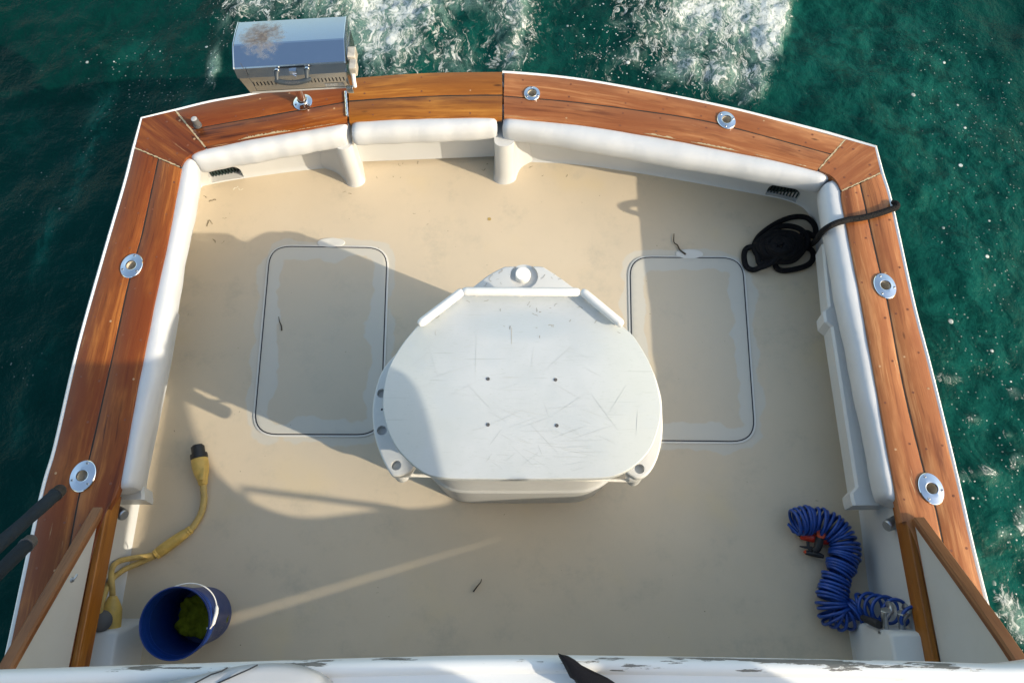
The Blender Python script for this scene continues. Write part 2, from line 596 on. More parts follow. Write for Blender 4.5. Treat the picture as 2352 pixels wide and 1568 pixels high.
def cutting_board():
    t = NT('scratched_cutting_board')
    o = t.obj()
    a = t.noise(o, 3, 6, .6)
    c = t.mix(t.step(a, .35, .7), (.52,.545,.565), (.46,.49,.505))
    s = t.sep(o)
    # bluish stain near the back and greenish wear towards the sides
    e = t.math('ADD', t.math('POWER', t.math('DIVIDE', s[0], .27), 2.0), t.math('POWER', t.math('DIVIDE', t.math('ADD', s[1], -.31), .085), 2.0))
    c = t.mix(t.math('MULTIPLY', t.step(t.math('ADD', e, t.math('MULTIPLY', a, 1.2)), .7, 1.7, 1, 0), .55), c, (.39,.45,.49))
    c = t.mix(t.step(t.math('ABSOLUTE', s[0]), .22, .5, 0, .45), c, (.48,.51,.47))
    for ang, sc, th, st in ((8, 1, .70, .30), (80, 1, .70, .26), (-35, 1.2, .72, .22), (55, 1.1, .72, .2), (96, .8, .69, .28)):
        v = t.mapping(o, (3.0*sc, 95*sc, 1), rot=(0, 0, R(ang)))
        n = t.noise(v, 1.0, 2, .5, .15)
        area = t.noise(t.mapping(o, loc=(ang, 0, 0)), 4, 2, .5)
        c = t.mix(t.math('MULTIPLY', t.step(n, th, th + .04, 0, st*1.5), t.step(area, .42, .55)), c, (.30,.33,.31))
    fine = t.noise(t.mapping(o, (30, 160, 1), rot=(0, 0, R(100))), 1.0, 3, .6, .3)
    c = t.mix(t.step(fine, .58, .70, 0, .34), c, (.36,.40,.37))
    blot = t.noise(t.mapping(o, loc=(3, 1, 0)), 5, 4, .6)
    c = t.mix(t.step(blot, .5, .68, 0, .4), c, (.46,.50,.53))
    t.set('Base Color', c)
    t.set('Roughness', t.step(a, .3, .7, .34, .5))
    t.bump(fine, .1, .002)
    return t.mat
M['board'] = cutting_board()

def flaking():
    t = NT('flaking_white_paint')
    o = t.obj()
    s = t.sep(o)
    a = t.noise(t.mapping(o, (3.2, 26, 26)), 1.0, 9, .68)
    b = t.noise(t.mapping(o, (9, 60, 60)), 1.0, 6, .7)
    line = t.step(t.math('ABSOLUTE', t.math('ADD', s[1], .030)), .008, .026, 1, 0)
    m = t.step(t.math('ADD', t.math('MULTIPLY', a, .8), t.math('MULTIPLY', line, .10)), .535, .55)
    crack = t.math('MULTIPLY', t.step(b, .68, .72), .6)
    c = t.mix(t.math('MAXIMUM', m, crack), (.70,.71,.72), (.13,.125,.115))
    c = t.mix(t.step(t.math('ADD', a, 0), .5, .7, 0, .2), c, (.55,.53,.5))
    t.set('Base Color', c)
    t.set('Roughness', .5)
    t.bump(t.math('SUBTRACT', 1.0, m), .5, .004)
    return t.mat
M['flake'] = flaking()

# ------------------------------------------------------------------ water
ZW = -0.62
def vnoise(x, y, seed):
    xi, yi = np.floor(x).astype(np.int64), np.floor(y).astype(np.int64)
    fx, fy = x - xi, y - yi
    fx, fy = fx*fx*(3-2*fx), fy*fy*(3-2*fy)
    def h(a, b):
        n = (a*374761393 + b*668265263 + seed*974711) & 0x7fffffff
        n = ((n ^ (n >> 13)) * 1274126177) & 0x7fffffff
        return ((n ^ (n >> 16)) & 0xffff) / 65535.0
    return (h(xi,yi)*(1-fx) + h(xi+1,yi)*fx)*(1-fy) + (h(xi,yi+1)*(1-fx) + h(xi+1,yi+1)*fx)*fy
def fbm(x, y, seed, oct=5, gain=.55):
    s, a, tot = 0, 1, 0
    for k in range(oct):
        s = s + a*vnoise(x*2**k + 17.3*k, y*2**k - 9.1*k, seed + k); tot += a; a *= gain
    return s/tot
def axis(lo, hi, st, far):
    core = np.arange(lo, hi + st, st)
    ext, d = [], st
    p = core[-1]
    while p < far:
        d *= 1.35; p += d; ext.append(p)
    ext2, d = [], st
    p = core[0]
    while p > -far:
        d *= 1.35; p -= d; ext2.append(p)
    return np.concatenate([np.array(ext2[::-1]), core, np.array(ext)])
def make_water():
    xs, ys = axis(-4.6, 4.6, .028, 6000), axis(-1.2, 6.4, .028, 6000)
    X, Y = np.meshgrid(xs, ys)
    foam = np.zeros_like(X); speck = np.zeros_like(X); milk_sunlit = np.zeros_like(X)
    def blob(arr, px, py, rx, ry, w):
        c = P(px, py, ZW)
        dx = P(px + rx, py, ZW).x - c.x; dy = abs(P(px, py - ry, ZW).y - c.y)
        arr += w*np.exp(-(((X-c.x)/dx)**2 + ((Y-c.y)/dy)**2))
    for a in ((880,-40,90,110,.95),(850,110,70,70,.65),(950,60,80,120,.8),(1185,-20,45,120,.95),(1175,110,45,70,.65),(700,20,150,50,.55),(560,20,60,60,.45),
              (1060,140,60,50,.6),(490,160,16,45,.75),(1060,0,70,60,.30),(820,-60,260,90,.3),(1330,90,80,90,.20),(1420,20,50,80,.28),(1400,160,70,50,.28),(1480,120,50,60,.40),
              (1700,-10,110,90,1.0),(1770,90,60,80,1.0),(1600,70,80,80,.75),(1650,170,80,50,.75),(1740,205,38,45,.85),(1560,160,60,40,.5),(1520,20,70,60,.55),(1800,30,45,70,.6),(1690,-150,190,120,.9),(900,-170,300,130,.8)):
        blob(foam, *a)
    # crisp right-hand edge of the starboard wake
    e0, e1 = P(1845, -20, ZW), P(1752, 262, ZW)
    side = (X - e0.x)*(e1.y - e0.y) - (Y - e0.y)*(e1.x - e0.x)
    side = side/np.hypot(e1.x-e0.x, e1.y-e0.y)
    wob = (fbm(X*3, Y*3, 5) - .5)*.5
    mask = 1/(1 + np.exp(np.clip(-(side + wob*.6)/.03, -40, 40)))
    foam = np.where(X > 0.6, foam*mask if True else foam, foam)
    foam += .5*np.exp(-((X+0.1)/1.9)**2)*(Y > 4.6)*np.clip((Y-4.6)/1.0, 0, 1)
    for a in ((2150,180,150,200,.55),(2290,330,90,260,.7),(2200,600,120,200,.5),(2300,900,80,160,.7),(2230,1120,70,90,.8),(2330,1250,60,200,.95),(2160,900,40,70,.7),
              (1400,90,160,120,.6),(640,90,200,120,.4),(300,180,170,160,.35),(130,420,90,250,.25),(60,820,60,160,.3)):
        blob(speck, *a)
    for a in ((2190,1100,28,14,.75),(2250,1090,40,18,.75),(2330,1060,30,20,.75),(2300,1380,24,50,.95),(2340,1200,22,40,.75),(2345,1440,25,60,1.0),(2215,1290,30,20,.6),(2180,870,30,14,.7),(2330,900,24,20,.55),(2290,1230,30,16,.65),(2240,960,30,14,.5),(2310,1000,24,12,.5)):
        blob(foam, *a)  # sun glints on the right-hand water, painted as white foam
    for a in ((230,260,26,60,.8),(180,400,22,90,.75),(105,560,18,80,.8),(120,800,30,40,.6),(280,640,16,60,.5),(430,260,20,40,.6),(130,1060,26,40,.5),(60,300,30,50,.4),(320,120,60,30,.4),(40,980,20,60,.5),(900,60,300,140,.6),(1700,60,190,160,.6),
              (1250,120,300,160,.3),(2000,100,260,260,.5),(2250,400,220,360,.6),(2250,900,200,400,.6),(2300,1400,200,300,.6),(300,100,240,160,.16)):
        blob(milk_sunlit, *a)  # milky streaks, and sunlit tone painted into the right and upper water
    amp = np.exp(-np.maximum(0, np.hypot(X, Y-2) - 5)/25)
    Z = (fbm(X*1.1, Y*1.1, 1, 4) - .5)*.16 + (fbm(X*4 + 3, Y*4, 2, 4) - .5)*.05
    fc = np.clip(foam, 0, 1)
    Z = Z*amp + amp*fc*((fbm(X*5, Y*5, 3, 5, .62) - .5)*.16 + .03) + (1-amp)*.0
    Z = Z + ZW
    v = np.stack([X.ravel(), Y.ravel(), Z.ravel()], 1)
    ny, nx = X.shape
    idx = np.arange(ny*nx).reshape(ny, nx)
    f = np.stack([idx[:-1,:-1].ravel(), idx[:-1,1:].ravel(), idx[1:,1:].ravel(), idx[1:,:-1].ravel()], 1)
    me = bpy.data.meshes.new('water')
    me.vertices.add(len(v)); me.vertices.foreach_set('co', v.ravel())
    me.loops.add(f.size); me.loops.foreach_set('vertex_index', f.ravel())
    me.polygons.add(len(f)); me.polygons.foreach_set('loop_start', np.arange(0, f.size, 4)); me.polygons.foreach_set('loop_total', np.full(len(f), 4))
    me.update(calc_edges=True)
    me.polygons.foreach_set('use_smooth', np.ones(len(f), bool))
    for nm, arr in (('foam', foam), ('speck', speck), ('milk_sunlit', milk_sunlit)):
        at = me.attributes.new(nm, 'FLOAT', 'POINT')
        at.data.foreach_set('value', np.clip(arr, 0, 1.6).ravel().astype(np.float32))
    o = bpy.data.objects.new('water', me)
    COL.objects.link(o)
    tag(o, kind='structure')
    t = NT('green_sea_water')
    ob = t.obj()
    fo, sp, mk = t.attr('foam'), t.attr('speck'), t.attr('milk_sunlit')
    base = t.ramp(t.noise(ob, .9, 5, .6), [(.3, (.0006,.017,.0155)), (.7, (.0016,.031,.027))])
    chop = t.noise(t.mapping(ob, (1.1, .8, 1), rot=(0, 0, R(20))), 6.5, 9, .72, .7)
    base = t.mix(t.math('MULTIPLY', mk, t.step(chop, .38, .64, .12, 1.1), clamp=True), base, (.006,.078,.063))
    wv = t.n('ShaderNodeVectorMath', operation='ADD')
    t.l(ob, wv.inputs[0])
    wcol = t.noise(ob, 3.5, 3, .6, 0, 1)
    wsc = t.n('ShaderNodeVectorMath', operation='SCALE'); t.l(wcol, wsc.inputs[0]); wsc.inputs['Scale'].default_value = .32
    t.l(wsc.outputs[0], wv.inputs[1])
    w = t.mapping(wv.outputs[0], (1.45, .60, 1), rot=(0, 0, R(6)))
    n1 = t.noise(w, 3.6, 11, .68, .6)
    n2 = t.noise(w, 19, 8, .7, .8)
    rid1 = t.math('SUBTRACT', 1.0, t.math('ABSOLUTE', t.math('MULTIPLY_ADD', t.noise(w, 2.8, 10, .64, .7), 2.0, -1.0)))
    rid2 = t.math('SUBTRACT', 1.0, t.math('ABSOLUTE', t.math('MULTIPLY_ADD', t.noise(w, 8, 9, .66, .8), 2.0, -1.0)))
    aer = t.step(t.math('ADD', t.math('MULTIPLY', fo, .62), t.math('MULTIPLY', t.math('SUBTRACT', n1, .5), 1.9)), .18, .80)
    fil = t.math('ADD', t.math('MULTIPLY', rid1, .6), t.math('MULTIPLY', rid2, .5))
    wht = t.step(t.math('ADD', t.math('MULTIPLY', fo, .36), t.math('ADD', t.math('MULTIPLY', t.math('SUBTRACT', fil, .9), 1.7), t.math('MULTIPLY', t.math('SUBTRACT', n2, .5), 1.9))), .40, .80)
    wht = t.math('MULTIPLY', wht, t.step(fo, .08, .45))
    aer = t.math('MULTIPLY', aer, t.step(fo, .05, .5))
    grain = t.noise(ob, 85, 4, .75)
    base = t.mix(t.math('MULTIPLY', aer, t.step(grain, .3, .7, .45, .85)), base, (.20,.33,.29))
    # loose bubbles
    vb = t.voro(ob, 9, 'F1'); vb2 = t.voro(ob, 27, 'F1')
    vs_ = t.sep(t.voro(ob, 9, 'F1', out='Color'))[0]
    vb = t.math('DIVIDE', vb, t.math('MULTIPLY_ADD', t.math('POWER', vs_, 3.0), 1.7, .30))
    gate = t.noise(ob, 2.3, 3, .6)
    dots = t.math('MAXIMUM', t.step(vb, .055, .10, 1, 0), t.math('MULTIPLY', t.step(vb2, .10, .19, 1, 0), t.step(fo, .05, .35, .25, 1)))
    dots = t.math('MULTIPLY', dots, t.step(t.math('ADD', t.math('ADD', sp, t.math('MULTIPLY', fo, .5)), t.math('MULTIPLY', t.math('SUBTRACT', gate, .5), 1.4)), .22, .5))
    cover = t.math('MAXIMUM', wht, t.math('MULTIPLY', dots, .8))
    col = t.mix(t.math('MULTIPLY', cover, t.step(grain, .25, .75, .78, 1.0)), base, (.68,.72,.71))
    t.set('Base Color', col)
    t.set('Roughness', t.step(t.math('ADD', cover, t.math('MULTIPLY', aer, .5)), 0, 1, .07, .6))
    t.set('IOR', 1.33)
    t.set('Specular IOR Level', .06)
    rip = t.math('ADD', t.noise(ob, 7, 6, .6, .4), t.math('MULTIPLY', t.noise(ob, 26, 4, .6, .3), .3))
    hgt = t.math('ADD', t.math('MULTIPLY', rip, .8), t.math('ADD', t.math('MULTIPLY', cover, .35), t.math('MULTIPLY', t.math('MULTIPLY', n2, aer), .9)))
    t.bump(hgt, .6, .05)
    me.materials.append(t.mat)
make_water()

# ------------------------------------------------------------------ the boat: survey lines (pixels of the 2352 wide picture)
ZB = .50                     # top of the covering boards
ZBB = .46                    # underside
L_OUT = [(327,272),(309,340),(289,420),(246,568),(184,790),(130,1023),(96,1145),(12,1535),(-60,1840)]
R_OUT = [(2010,338),(2045,469),(2094,692),(2132,838),(2187,1063),(2230,1252),(2279,1447),(2345,1720)]
T_OUT = [(327,272),(404,254),(482,235),(561,221),(680,199),(800,182),(930,173),(1041,169),(1155,167),(1318,182),(1488,211),(1657,245),(1776,274),(1900,306),(2010,338)]
L_IN = [(416,386),(390,527),(350,715),(325,840),(297,985),(272,1122),(248,1165),(207,1290),(158,1535),(90,1840)]
R_IN = [(1932,440),(1936,475),(1978,690),(2061,1152),(2078,1190),(2113,1276),(2149,1450),(2215,1720)]
TL_IN = [(474,340),(583,317),(690,299),(798,281)]
TD_IN = [(801,279),(900,273),(1041,269),(1154,269)]
TR_IN = [(1157,269),(1318,284),(1488,310),(1657,342),(1776,366),(1879,391)]
LC_IN = [(474,340),(446,351),(427,365),(416,386)]
RC_IN = [(1879,391),(1908,404),(1924,421),(1932,440)]
L_SEAM = [(363,364),(328,527),(320,558),(295,648),(252,843),(207,1041),(180,1141),(150,1299),(95,1535),(20,1840)]
R_SEAM = [(1976,421),(2020,615),(2038,688),(2075,884),(2124,1085),(2149,1164),(2178,1300),(2213,1450),(2275,1720)]
TL_SEAM = [(434,297),(560,275),(690,252),(798,233)]
TD_SEAM = [(800,232),(900,225),(1041,219),(1155,218)]
TR_SEAM = [(1156,220),(1318,234),(1488,256),(1592,272),(1689,294),(1910,354)]

boat = thing('boat', (0, 0, 0), 'white fishing boat with varnished teak rails around a beige cockpit deck', 'boat')

def W(pts, z=ZB, n=None, smooth=6):
    w = catmull(PL(pts, z), smooth)
    return resample(w, n) if n else w
def seg_between(curve, a, b):
    """part of a px polyline between x-ordered (or y-ordered) ends given as px points, straight interpolation"""
    return curve

ROD = [  # px, py, half length along the boat, half width, spin
    (191,1093,.074,.058,R(-8)),(303,611,.070,.056,R(-6)),(1222,216,.049,.046,R(0)),(1668,277,.060,.050,R(18)),(2032,657,.072,.055,R(8)),(2138,1122,.074,.056,R(10)),(696,236,.054,.050,R(0))]
rod_holes = []
for i, (px, py, ly, lx, sp) in enumerate(ROD[:6]):
    c = P(px, py, ZB)
    q = MB(); q.lathe([(.0265, -.06), (.0265, .06)], (c.x, c.y, ZB - .01), 24, cap0=True, cap1=True)
    rod_holes.append((c, q))

def bungs(mb, A, B, n, zz, rng, inset=.2):
    for i in range(n):
        f = (i + .35 + rng.random()*.3)/n
        k = min(len(A)-1, int(f*(len(A)-1)))
        for t in (inset + rng.uniform(-.05,.05), 1-inset + rng.uniform(-.05,.05)):
            if rng.random() < .12: continue
            c = Vector(A[k]).lerp(Vector(B[k]), t)
            mb.disc(c, rng.uniform(.0052,.0064), zz + .0006, 10, 3 if rng.random() < .14 else 2)
def covering_board(out, seam, inn, mat, nst, nb, label=None, joint0=True, joint1=True, gap=.0028, parent=None, name='covering_board', gapmat='caulk'):
    rng = random.Random(int(out[0][0]*7 + out[0][1]))
    A, B = W(out, ZB, nst), W(inn, ZB, nst)
    C = W(seam, ZB, nst) if seam else None
    mb = MB()
    if joint0:
        for c in (A, B) + ((C,) if C else ()):
            c[0] = c[0] + (c[1]-c[0]).normalized()*.0025
    if joint1:
        for c in (A, B) + ((C,) if C else ()):
            c[-1] = c[-1] + (c[-2]-c[-1]).normalized()*.0025
    ex = MB()
    Ca, Cb = [], []
    for i in range(nst):
        d = (B[i]-A[i]).normalized()
        g = gap*(.8 + .5*rng.random())
        Ca.append(C[i] - d*g); Cb.append(C[i] + d*g)
    mb.plank(A, Ca, ZBB, ZB, .0035, 0, rng.random()*9)
    mb.plank(Cb, B, ZBB, ZB - .0008, .0045, 0, rng.random()*9 + 10)
    bungs(ex, A, Ca, nb, ZB, rng, .22)
    bungs(ex, Cb, B, nb, ZB - .0008, rng, .22)
    z = ZB - .003
    for i in range(nst-1):
        if any((Vector((h.x, h.y)) - Vector(((C[i].x+C[i+1].x)/2, (C[i].y+C[i+1].y)/2))).length < .05 for h, q in rod_holes): continue
        q4 = []
        for k in (i, i+1):
            d = (B[k]-A[k]).normalized()
            q4 += [Ca[k] - d*.0015, Cb[k] + d*.0015]
        ex.add([Vector((p.x, p.y, z)) for p in q4], [(0, 1, 3, 2)], 1)
    o = build(name, mb, [M[mat], M[gapmat], M['bung'], M['bung_pale']], parent or boat, smooth=40)
    if label: tag(o, label)
    lo = Vector((min(v[0] for v in mb.v), min(v[1] for v in mb.v)))
    hi = Vector((max(v[0] for v in mb.v), max(v[1] for v in mb.v)))
    hs = [q for c, q in rod_holes if lo.x < c.x < hi.x and lo.y < c.y < hi.y]
    if hs: cut(o, hs)
    append(o, ex)
    return o, A, B

# split the survey curves at the joints
LS_OUT = [(309,340)] + L_OUT[2:]
LC_OUT_A, LC_OUT_B = [(404,254),(327,272),(309,340)], None
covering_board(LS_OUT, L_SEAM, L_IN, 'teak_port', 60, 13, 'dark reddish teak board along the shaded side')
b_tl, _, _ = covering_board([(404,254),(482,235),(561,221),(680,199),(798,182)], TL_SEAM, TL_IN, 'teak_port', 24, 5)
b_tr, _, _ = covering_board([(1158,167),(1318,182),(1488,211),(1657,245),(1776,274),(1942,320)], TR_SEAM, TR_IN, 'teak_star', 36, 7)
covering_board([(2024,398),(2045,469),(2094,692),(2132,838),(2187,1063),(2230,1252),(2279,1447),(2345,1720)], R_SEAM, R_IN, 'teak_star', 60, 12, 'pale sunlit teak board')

def corner_board(outer, inner, mat):
    """kite shaped corner piece: fan between the outer corner and the rounded inner edge"""
    o = PL(outer, ZB)
    A = resample(o[:2], 8)[:-1] + resample(o[1:], 8)
    B = resample(catmull(PL(inner, ZB), 6), len(A))
    # grain runs from the inner edge to the outer corner
    mb = MB()
    n = len(A)
    ring_t = list(A) + list(reversed(B))
    dirv = (A[7] - (B[n//2])).normalized()
    perp = Vector((-dirv.y, dirv.x, 0))
    cen = sum(ring_t, Vector())/len(ring_t)
    pts = [p + (cen - p).normalized()*.0025 for p in ring_t]
    top = [Vector((p.x, p.y, ZB)) for p in pts]; bot = [Vector((p.x, p.y, ZBB)) for p in pts]
    m = len(pts)
    vs = top + bot
    uv = [(p.dot(dirv), p.dot(perp) + 3) for p in vs]
    fs = [tuple(range(m))] + [(k, m+k, m+(k+1) % m, (k+1) % m) for k in range(m)]
    mb.add(vs, fs, 0, uv)
    rng = random.Random(n + int(outer[0][0]))
    for a, b in ((0,.2),(0,.75),(n-1,.2),(n-1,.75),(3,.15),(n-4,.15),(4,.85),(n-5,.85)):
        mb.disc(A[a].lerp(B[a], b).lerp(cen, .12), .0068, ZB + .0006, 10, 1 if rng.random() < .8 else 2)
    return build('covering_board', mb, [M[mat], M['bung'], M['bung_pale']], boat)
corner_board([(402,254),(326,272),(310,338)], [(472,341),(446,351),(427,365),(416,384)], 'teak_port')
corner_board([(1944,320),(2010,338),(2023,396)], [(1881,391),(1908,404),(1924,421),(1932,438)], 'teak_star')

# pale filler in the mitre joints
for a, b in (((403,254),(473,340)), ((309,339),(416,385)), ((1943,319),(1880,390)), ((2024,397),(1932,439))):
    A, B = P(*a, ZB), P(*b, ZB)
    d = (B-A).normalized(); pp = Vector((-d.y, d.x, 0))
    rr = random.Random(int(a[0]))
    mb = MB()
    n = 26
    va = []
    for i in range(n):
        c = A.lerp(B, .02 + .96*i/(n-1))
        va.append(c + pp*rr.uniform(.0015,.0055) + Vector((0,0,.0012))); va.append(c - pp*rr.uniform(.0015,.0055) + Vector((0,0,.0012)))
    mb.add(va, [(2*i, 2*i+1, 2*i+3, 2*i+2) for i in range(n-1)], 0)
    build('joint_filler', mb, M['filler'], boat, smooth=0)
# worn, bare strips along the inner edges of the transom boards
mb = MB()
def worn(line, t0, t1, w0, w1, seed):
    rr = random.Random(seed)
    c = resample(catmull(PL(line, ZB), 6), 200)
    seg = c[int(t0*199):int(t1*199)]
    va = []
    for i, p in enumerate(seg):
        e = math.sin(math.pi*i/(len(seg)-1))
        t = (seg[min(i+1, len(seg)-1)] - seg[max(i-1, 0)]).normalized(); q = Vector((-t.y, t.x, 0))
        if q.y < 0: q = -q
        ww = (w0 + (w1-w0)*rr.random())*min(1, e*1.8)
        va.append(p + q*.004 + Vector((0,0,.0014))); va.append(p + q*(.004 + ww) + Vector((0,0,.0014)))
    mb.add(va, [(2*i, 2*i+1, 2*i+3, 2*i+2) for i in range(len(seg)-1)], 0)
mb = MB()
worn(TL_IN, .22, .62, .004, .016, 3); worn(TL_IN, .62, .95, .001, .004, 5)
append(b_tl, mb, [M['filler']]); mb = MB()
worn(TR_IN, .45, .56, .003, .012, 4); worn(TR_IN, .60, .76, .004, .012, 6); worn(TR_IN, .8, .86, .001, .005, 7); worn(TR_IN, .93, .97, .001, .006, 9)
append(b_tr, mb, [M['filler']])

# ---- transom door
door = build('transom_door', MB(), M['gel'], boat)
mbd = MB()
wa = [P(832,378,0), P(1136,366,0)]
ya, yb = wa[0], wa[1]
dn = Vector((0, .05, 0))
mbd.loft([[Vector((ya.x, ya.y, .03)), Vector((yb.x, yb.y, .03)), Vector((yb.x, yb.y, .03)) + dn, Vector((ya.x, ya.y, .03)) + dn],
          [Vector((ya.x, ya.y, ZBB)), Vector((yb.x, yb.y, ZBB)), Vector((yb.x, yb.y, ZBB)) + dn, Vector((ya.x, ya.y, ZBB)) + dn]], True, True, True)
me = build('door_panel', mbd, M['gel'], door)
ob, _, _ = covering_board([(800,180),(930,170),(1041,166),(1154,165)], TD_SEAM, TD_IN, 'teak_door', 20, 3, 'golden brown cap of the transom door', parent=door, name='door_cap', gap=.0035)
mb = MB()
hx = [P(794,212,ZB), P(798,268,ZB)]
mb.tube([hx[0] + Vector((0,0,.004)), hx[1] + Vector((0,0,.004))], .0075, 10, 0)
for k in range(5):
    c = hx[0].lerp(hx[1], (k + .5)/5) + Vector((0,0,.004))
    mb.tube([c - Vector((0,.005,0)), c + Vector((0,.005,0))], .0086, 10, 0)
build('hinge', mb, M['chrome'], door)

# ---- bolsters
def bolster(top, low, zt=.492, zl=.370, n=40, ends=(1,1), parent=None, wrinkle=.0025, seed=1, label=None):
    T = resample(catmull(PL(top, zt), 6), n); Lw = resample(catmull(PL(low, zl), 6), n)
    rr = random.Random(seed)
    st, bw = [], []
    for i in range(n):
        d = Lw[i] - T[i]; d.z = 0
        st.append((T[i], d.normalized())); bw.append(d.length)
    ph = [rr.random()*6 for _ in range(4)]
    def prof(i):
        b = max(bw[i], .03)
        e = 1.0
        f = i/(n-1)
        if ends[0] and f < .03: e = .86 + .14*math.sin(R(90)*f/.03)
        if ends[1] and f > .97: e = .86 + .14*math.sin(R(90)*(1-f)/.03)
        w = wrinkle*(math.sin(f*23+ph[0]) + math.sin(f*57+ph[1])*.5)
        zc = (zt + zl)/2
        pts = [(-.06, zt-.015), (0, zt-.004), (b*.45, zt+.003), (b*.88, zt-.006), (b*1.07, zt-.034), (b*1.13, zc+.008), (b*1.10, zc-.03), (b*1.0, zl), (b*.72, zl-.03), (b*.3, zl-.04), (-.06, zl-.04)]
        return [(q*(.9+.1*e) + w*(q > 0), zc + (z-zc)*e + w*.5*(z > zc)) for q, z in pts]
    mb = MB(); mb.sweep(st, prof)
    o = build('bolster' if parent is None else 'door_bolster', mb, M['vinyl'], parent or boat, smooth=60)
    sm = o.modifiers.new('soft', 'SUBSURF'); sm.levels = sm.render_levels = 1
    if label: tag(o, label)
    return o
bolster([(434,359),(450,350),(474,341),(583,318),(690,300),(800,281)], [(466,395),(478,393),(500,389),(583,376),(690,356),(802,334)], seed=2)
bolster([(804,279),(900,273),(1041,269),(1143,268)], [(812,336),(900,331),(1041,325),(1146,317)], n=24, parent=door, seed=3)
bolster([(1152,269),(1318,284),(1488,310),(1657,342),(1776,366),(1879,391),(1912,406)], [(1152,319),(1318,345),(1488,376),(1657,405),(1776,425),(1850,439),(1876,445)], seed=4)
bolster([(437,357),(424,368),(416,388),(390,527),(350,715),(325,840),(297,985),(272,1124)], [(463,392),(464,410),(462,440),(444,527),(412,700),(386,850),(356,985),(326,1130)], zl=.365, n=60, seed=5, wrinkle=.0035)
bolster([(1910,408),(1924,424),(1932,442),(1938,478),(1978,690),(2020,925),(2060,1153)], [(1874,446),(1875,462),(1878,482),(1884,520),(1914,690),(1962,925),(2008,1152)], zl=.365, n=60, seed=6)
# dark strip between boards and bolsters
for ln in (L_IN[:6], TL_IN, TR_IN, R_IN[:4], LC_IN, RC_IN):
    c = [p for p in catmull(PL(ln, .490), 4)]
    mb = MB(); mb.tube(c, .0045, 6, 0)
    build('edge_strip', mb, M['gasket'], boat)

# ---- inner wall of the cockpit
WALL_P = [(2045,1560),(2003,1363),(1977,1167),(1945,960),(1918,790),(1886,621),(1874,533),(1862,492),(1840,470),(1800,455),(1757,446),(1600,417),(1440,390),(1318,374),(1225,369),(1136,366)]
WALL_S = [(832,378),(704,387),(561,406),(465,424),(458,432),(452,450),(437,520),(395,720),(345,985),(317,1149),(276,1381),(250,1520)]
def wall(pts):
    c = resample(catmull(PL(pts, 0), 5), 110)
    cen = Vector((-.07, 1.2, 0))
    rings = []
    n = len(c)
    for i in range(n):
        t = (c[min(i+1, n-1)] - c[max(i-1, 0)]).normalized()
        q = Vector((-t.y, t.x, 0))
        if q.dot(cen - c[i]) > 0: q = -q
        p = c[i]
        rings.append([p + Vector((0,0,-.05)), p - q*.012 + Vector((0,0,.0)), p - q*.003 + Vector((0,0,.012)), p + Vector((0,0,.04)), p + Vector((0,0,ZBB-.002)), p + q*.05 + Vector((0,0,ZBB-.002)), p + q*.05 + Vector((0,0,-.05))])
    mb = MB(); mb.loft(rings, True, True, True)
    return mb
w1 = build('cockpit_wall', wall(WALL_P), M['gel'], boat)
w2 = build('cockpit_wall', wall(WALL_S), M['gel'], boat)

# scuppers: arched openings through the transom wall with a slatted flap behind
def scupper(pxa, pxb, ytop, wallobj, back=.052):
    a, b = P(*pxa, 0), P(*pxb, 0)
    t = (b-a).normalized(); q = Vector((-t.y, t.x, 0))
    if q.y < 0: q = -q
    w = (b-a).length; h = ytop
    prof = [(0, .006), (w, .006)]
    for k in range(9):
        an = R(90)*k/8
        prof.append((w - .05 + .05*math.cos(an), h - .05 + .05*math.sin(an)) if k else (w, h-.05))
    for k in range(9):
        an = R(90)*(1 + k/8)
        prof.append((.05 + .05*math.cos(an), h - .05 + .05*math.sin(an)))
    c = MB()
    c.loft([[a + t*u + q*off + Vector((0,0,z)) for u, z in prof] for off in (-.06, .2)], True, True, True)
    cut(wallobj, [c])
    s = build('scupper', MB(), M['dark'], boat)
    mb = MB()
    mb.loft([[a + t*u + q*off + Vector((0,0,z)) for u, z in [(-.01,-.01),(w+.01,-.01),(w+.01,h+.01),(-.01,h+.01)]] for off in (back, back + .018)], True, True, True)
    build('scupper_flap', mb, M['dark'], s)
    mb = MB()
    k = .012
    while k < w:
        mb.box(a + t*k + q*(back - .008) + Vector((0,0,h/2)), (.007, .012, h*.95), rot=Matrix.Rotation(math.atan2(t.y, t.x), 3, 'Z'))
        k += .019
    build('grille', mb, M['grille'], s)
scupper((487,420), (561,407), .115, w2)
scupper((1757,446), (1828,462), .115, w1, .03)

# ---- door posts (moulded gussets)
def post(nose_a, nose_b, jamb, flank_low, flank_top, label=None):
    na, nb, jm = P(*nose_a, 0), P(*nose_b, 0), P(*jamb, 0)
    fl, ft = P(*flank_low, 0), P(*flank_top, 0)
    rings = []
    for k in range(13):
        z = .37*k/12
        e = (1 - k/12)
        f = ft.lerp(fl, e**.7)
        ctr = (na + nb)/2
        back = (jm - nb).normalized()
        w = (nb - na).length
        flare = 1 + .25*max(0, 1 - z/.06)**2
        na2, nb2 = ctr + (na-ctr)*flare, ctr + (nb-ctr)*flare
        ring = [jm + back*.05, nb2 + back*.035]
        for j in range(9):
            an = math.pi*j/8
            ring.append(ctr + back*.035 + (nb2-ctr)*math.cos(an) - back*.04*flare*math.sin(an))
        ring.append(na2 + back*.035)
        for j in range(1, 7):
            t = j/6
            p = (na2 + back*.035).lerp(f, t)
            p += (jm - p)*0.12*math.sin(math.pi*t)
            ring.append(p)
        ring.append(f + back*.06)
        rings.append([Vector((p.x, p.y, z)) for p in ring])
    mb = MB(); mb.loft(rings, True, True, True)
    return build('door_post', mb, M['gel'], boat, smooth=50)
post((800,428), (836,424), (832,376), (737,384), (775,380))
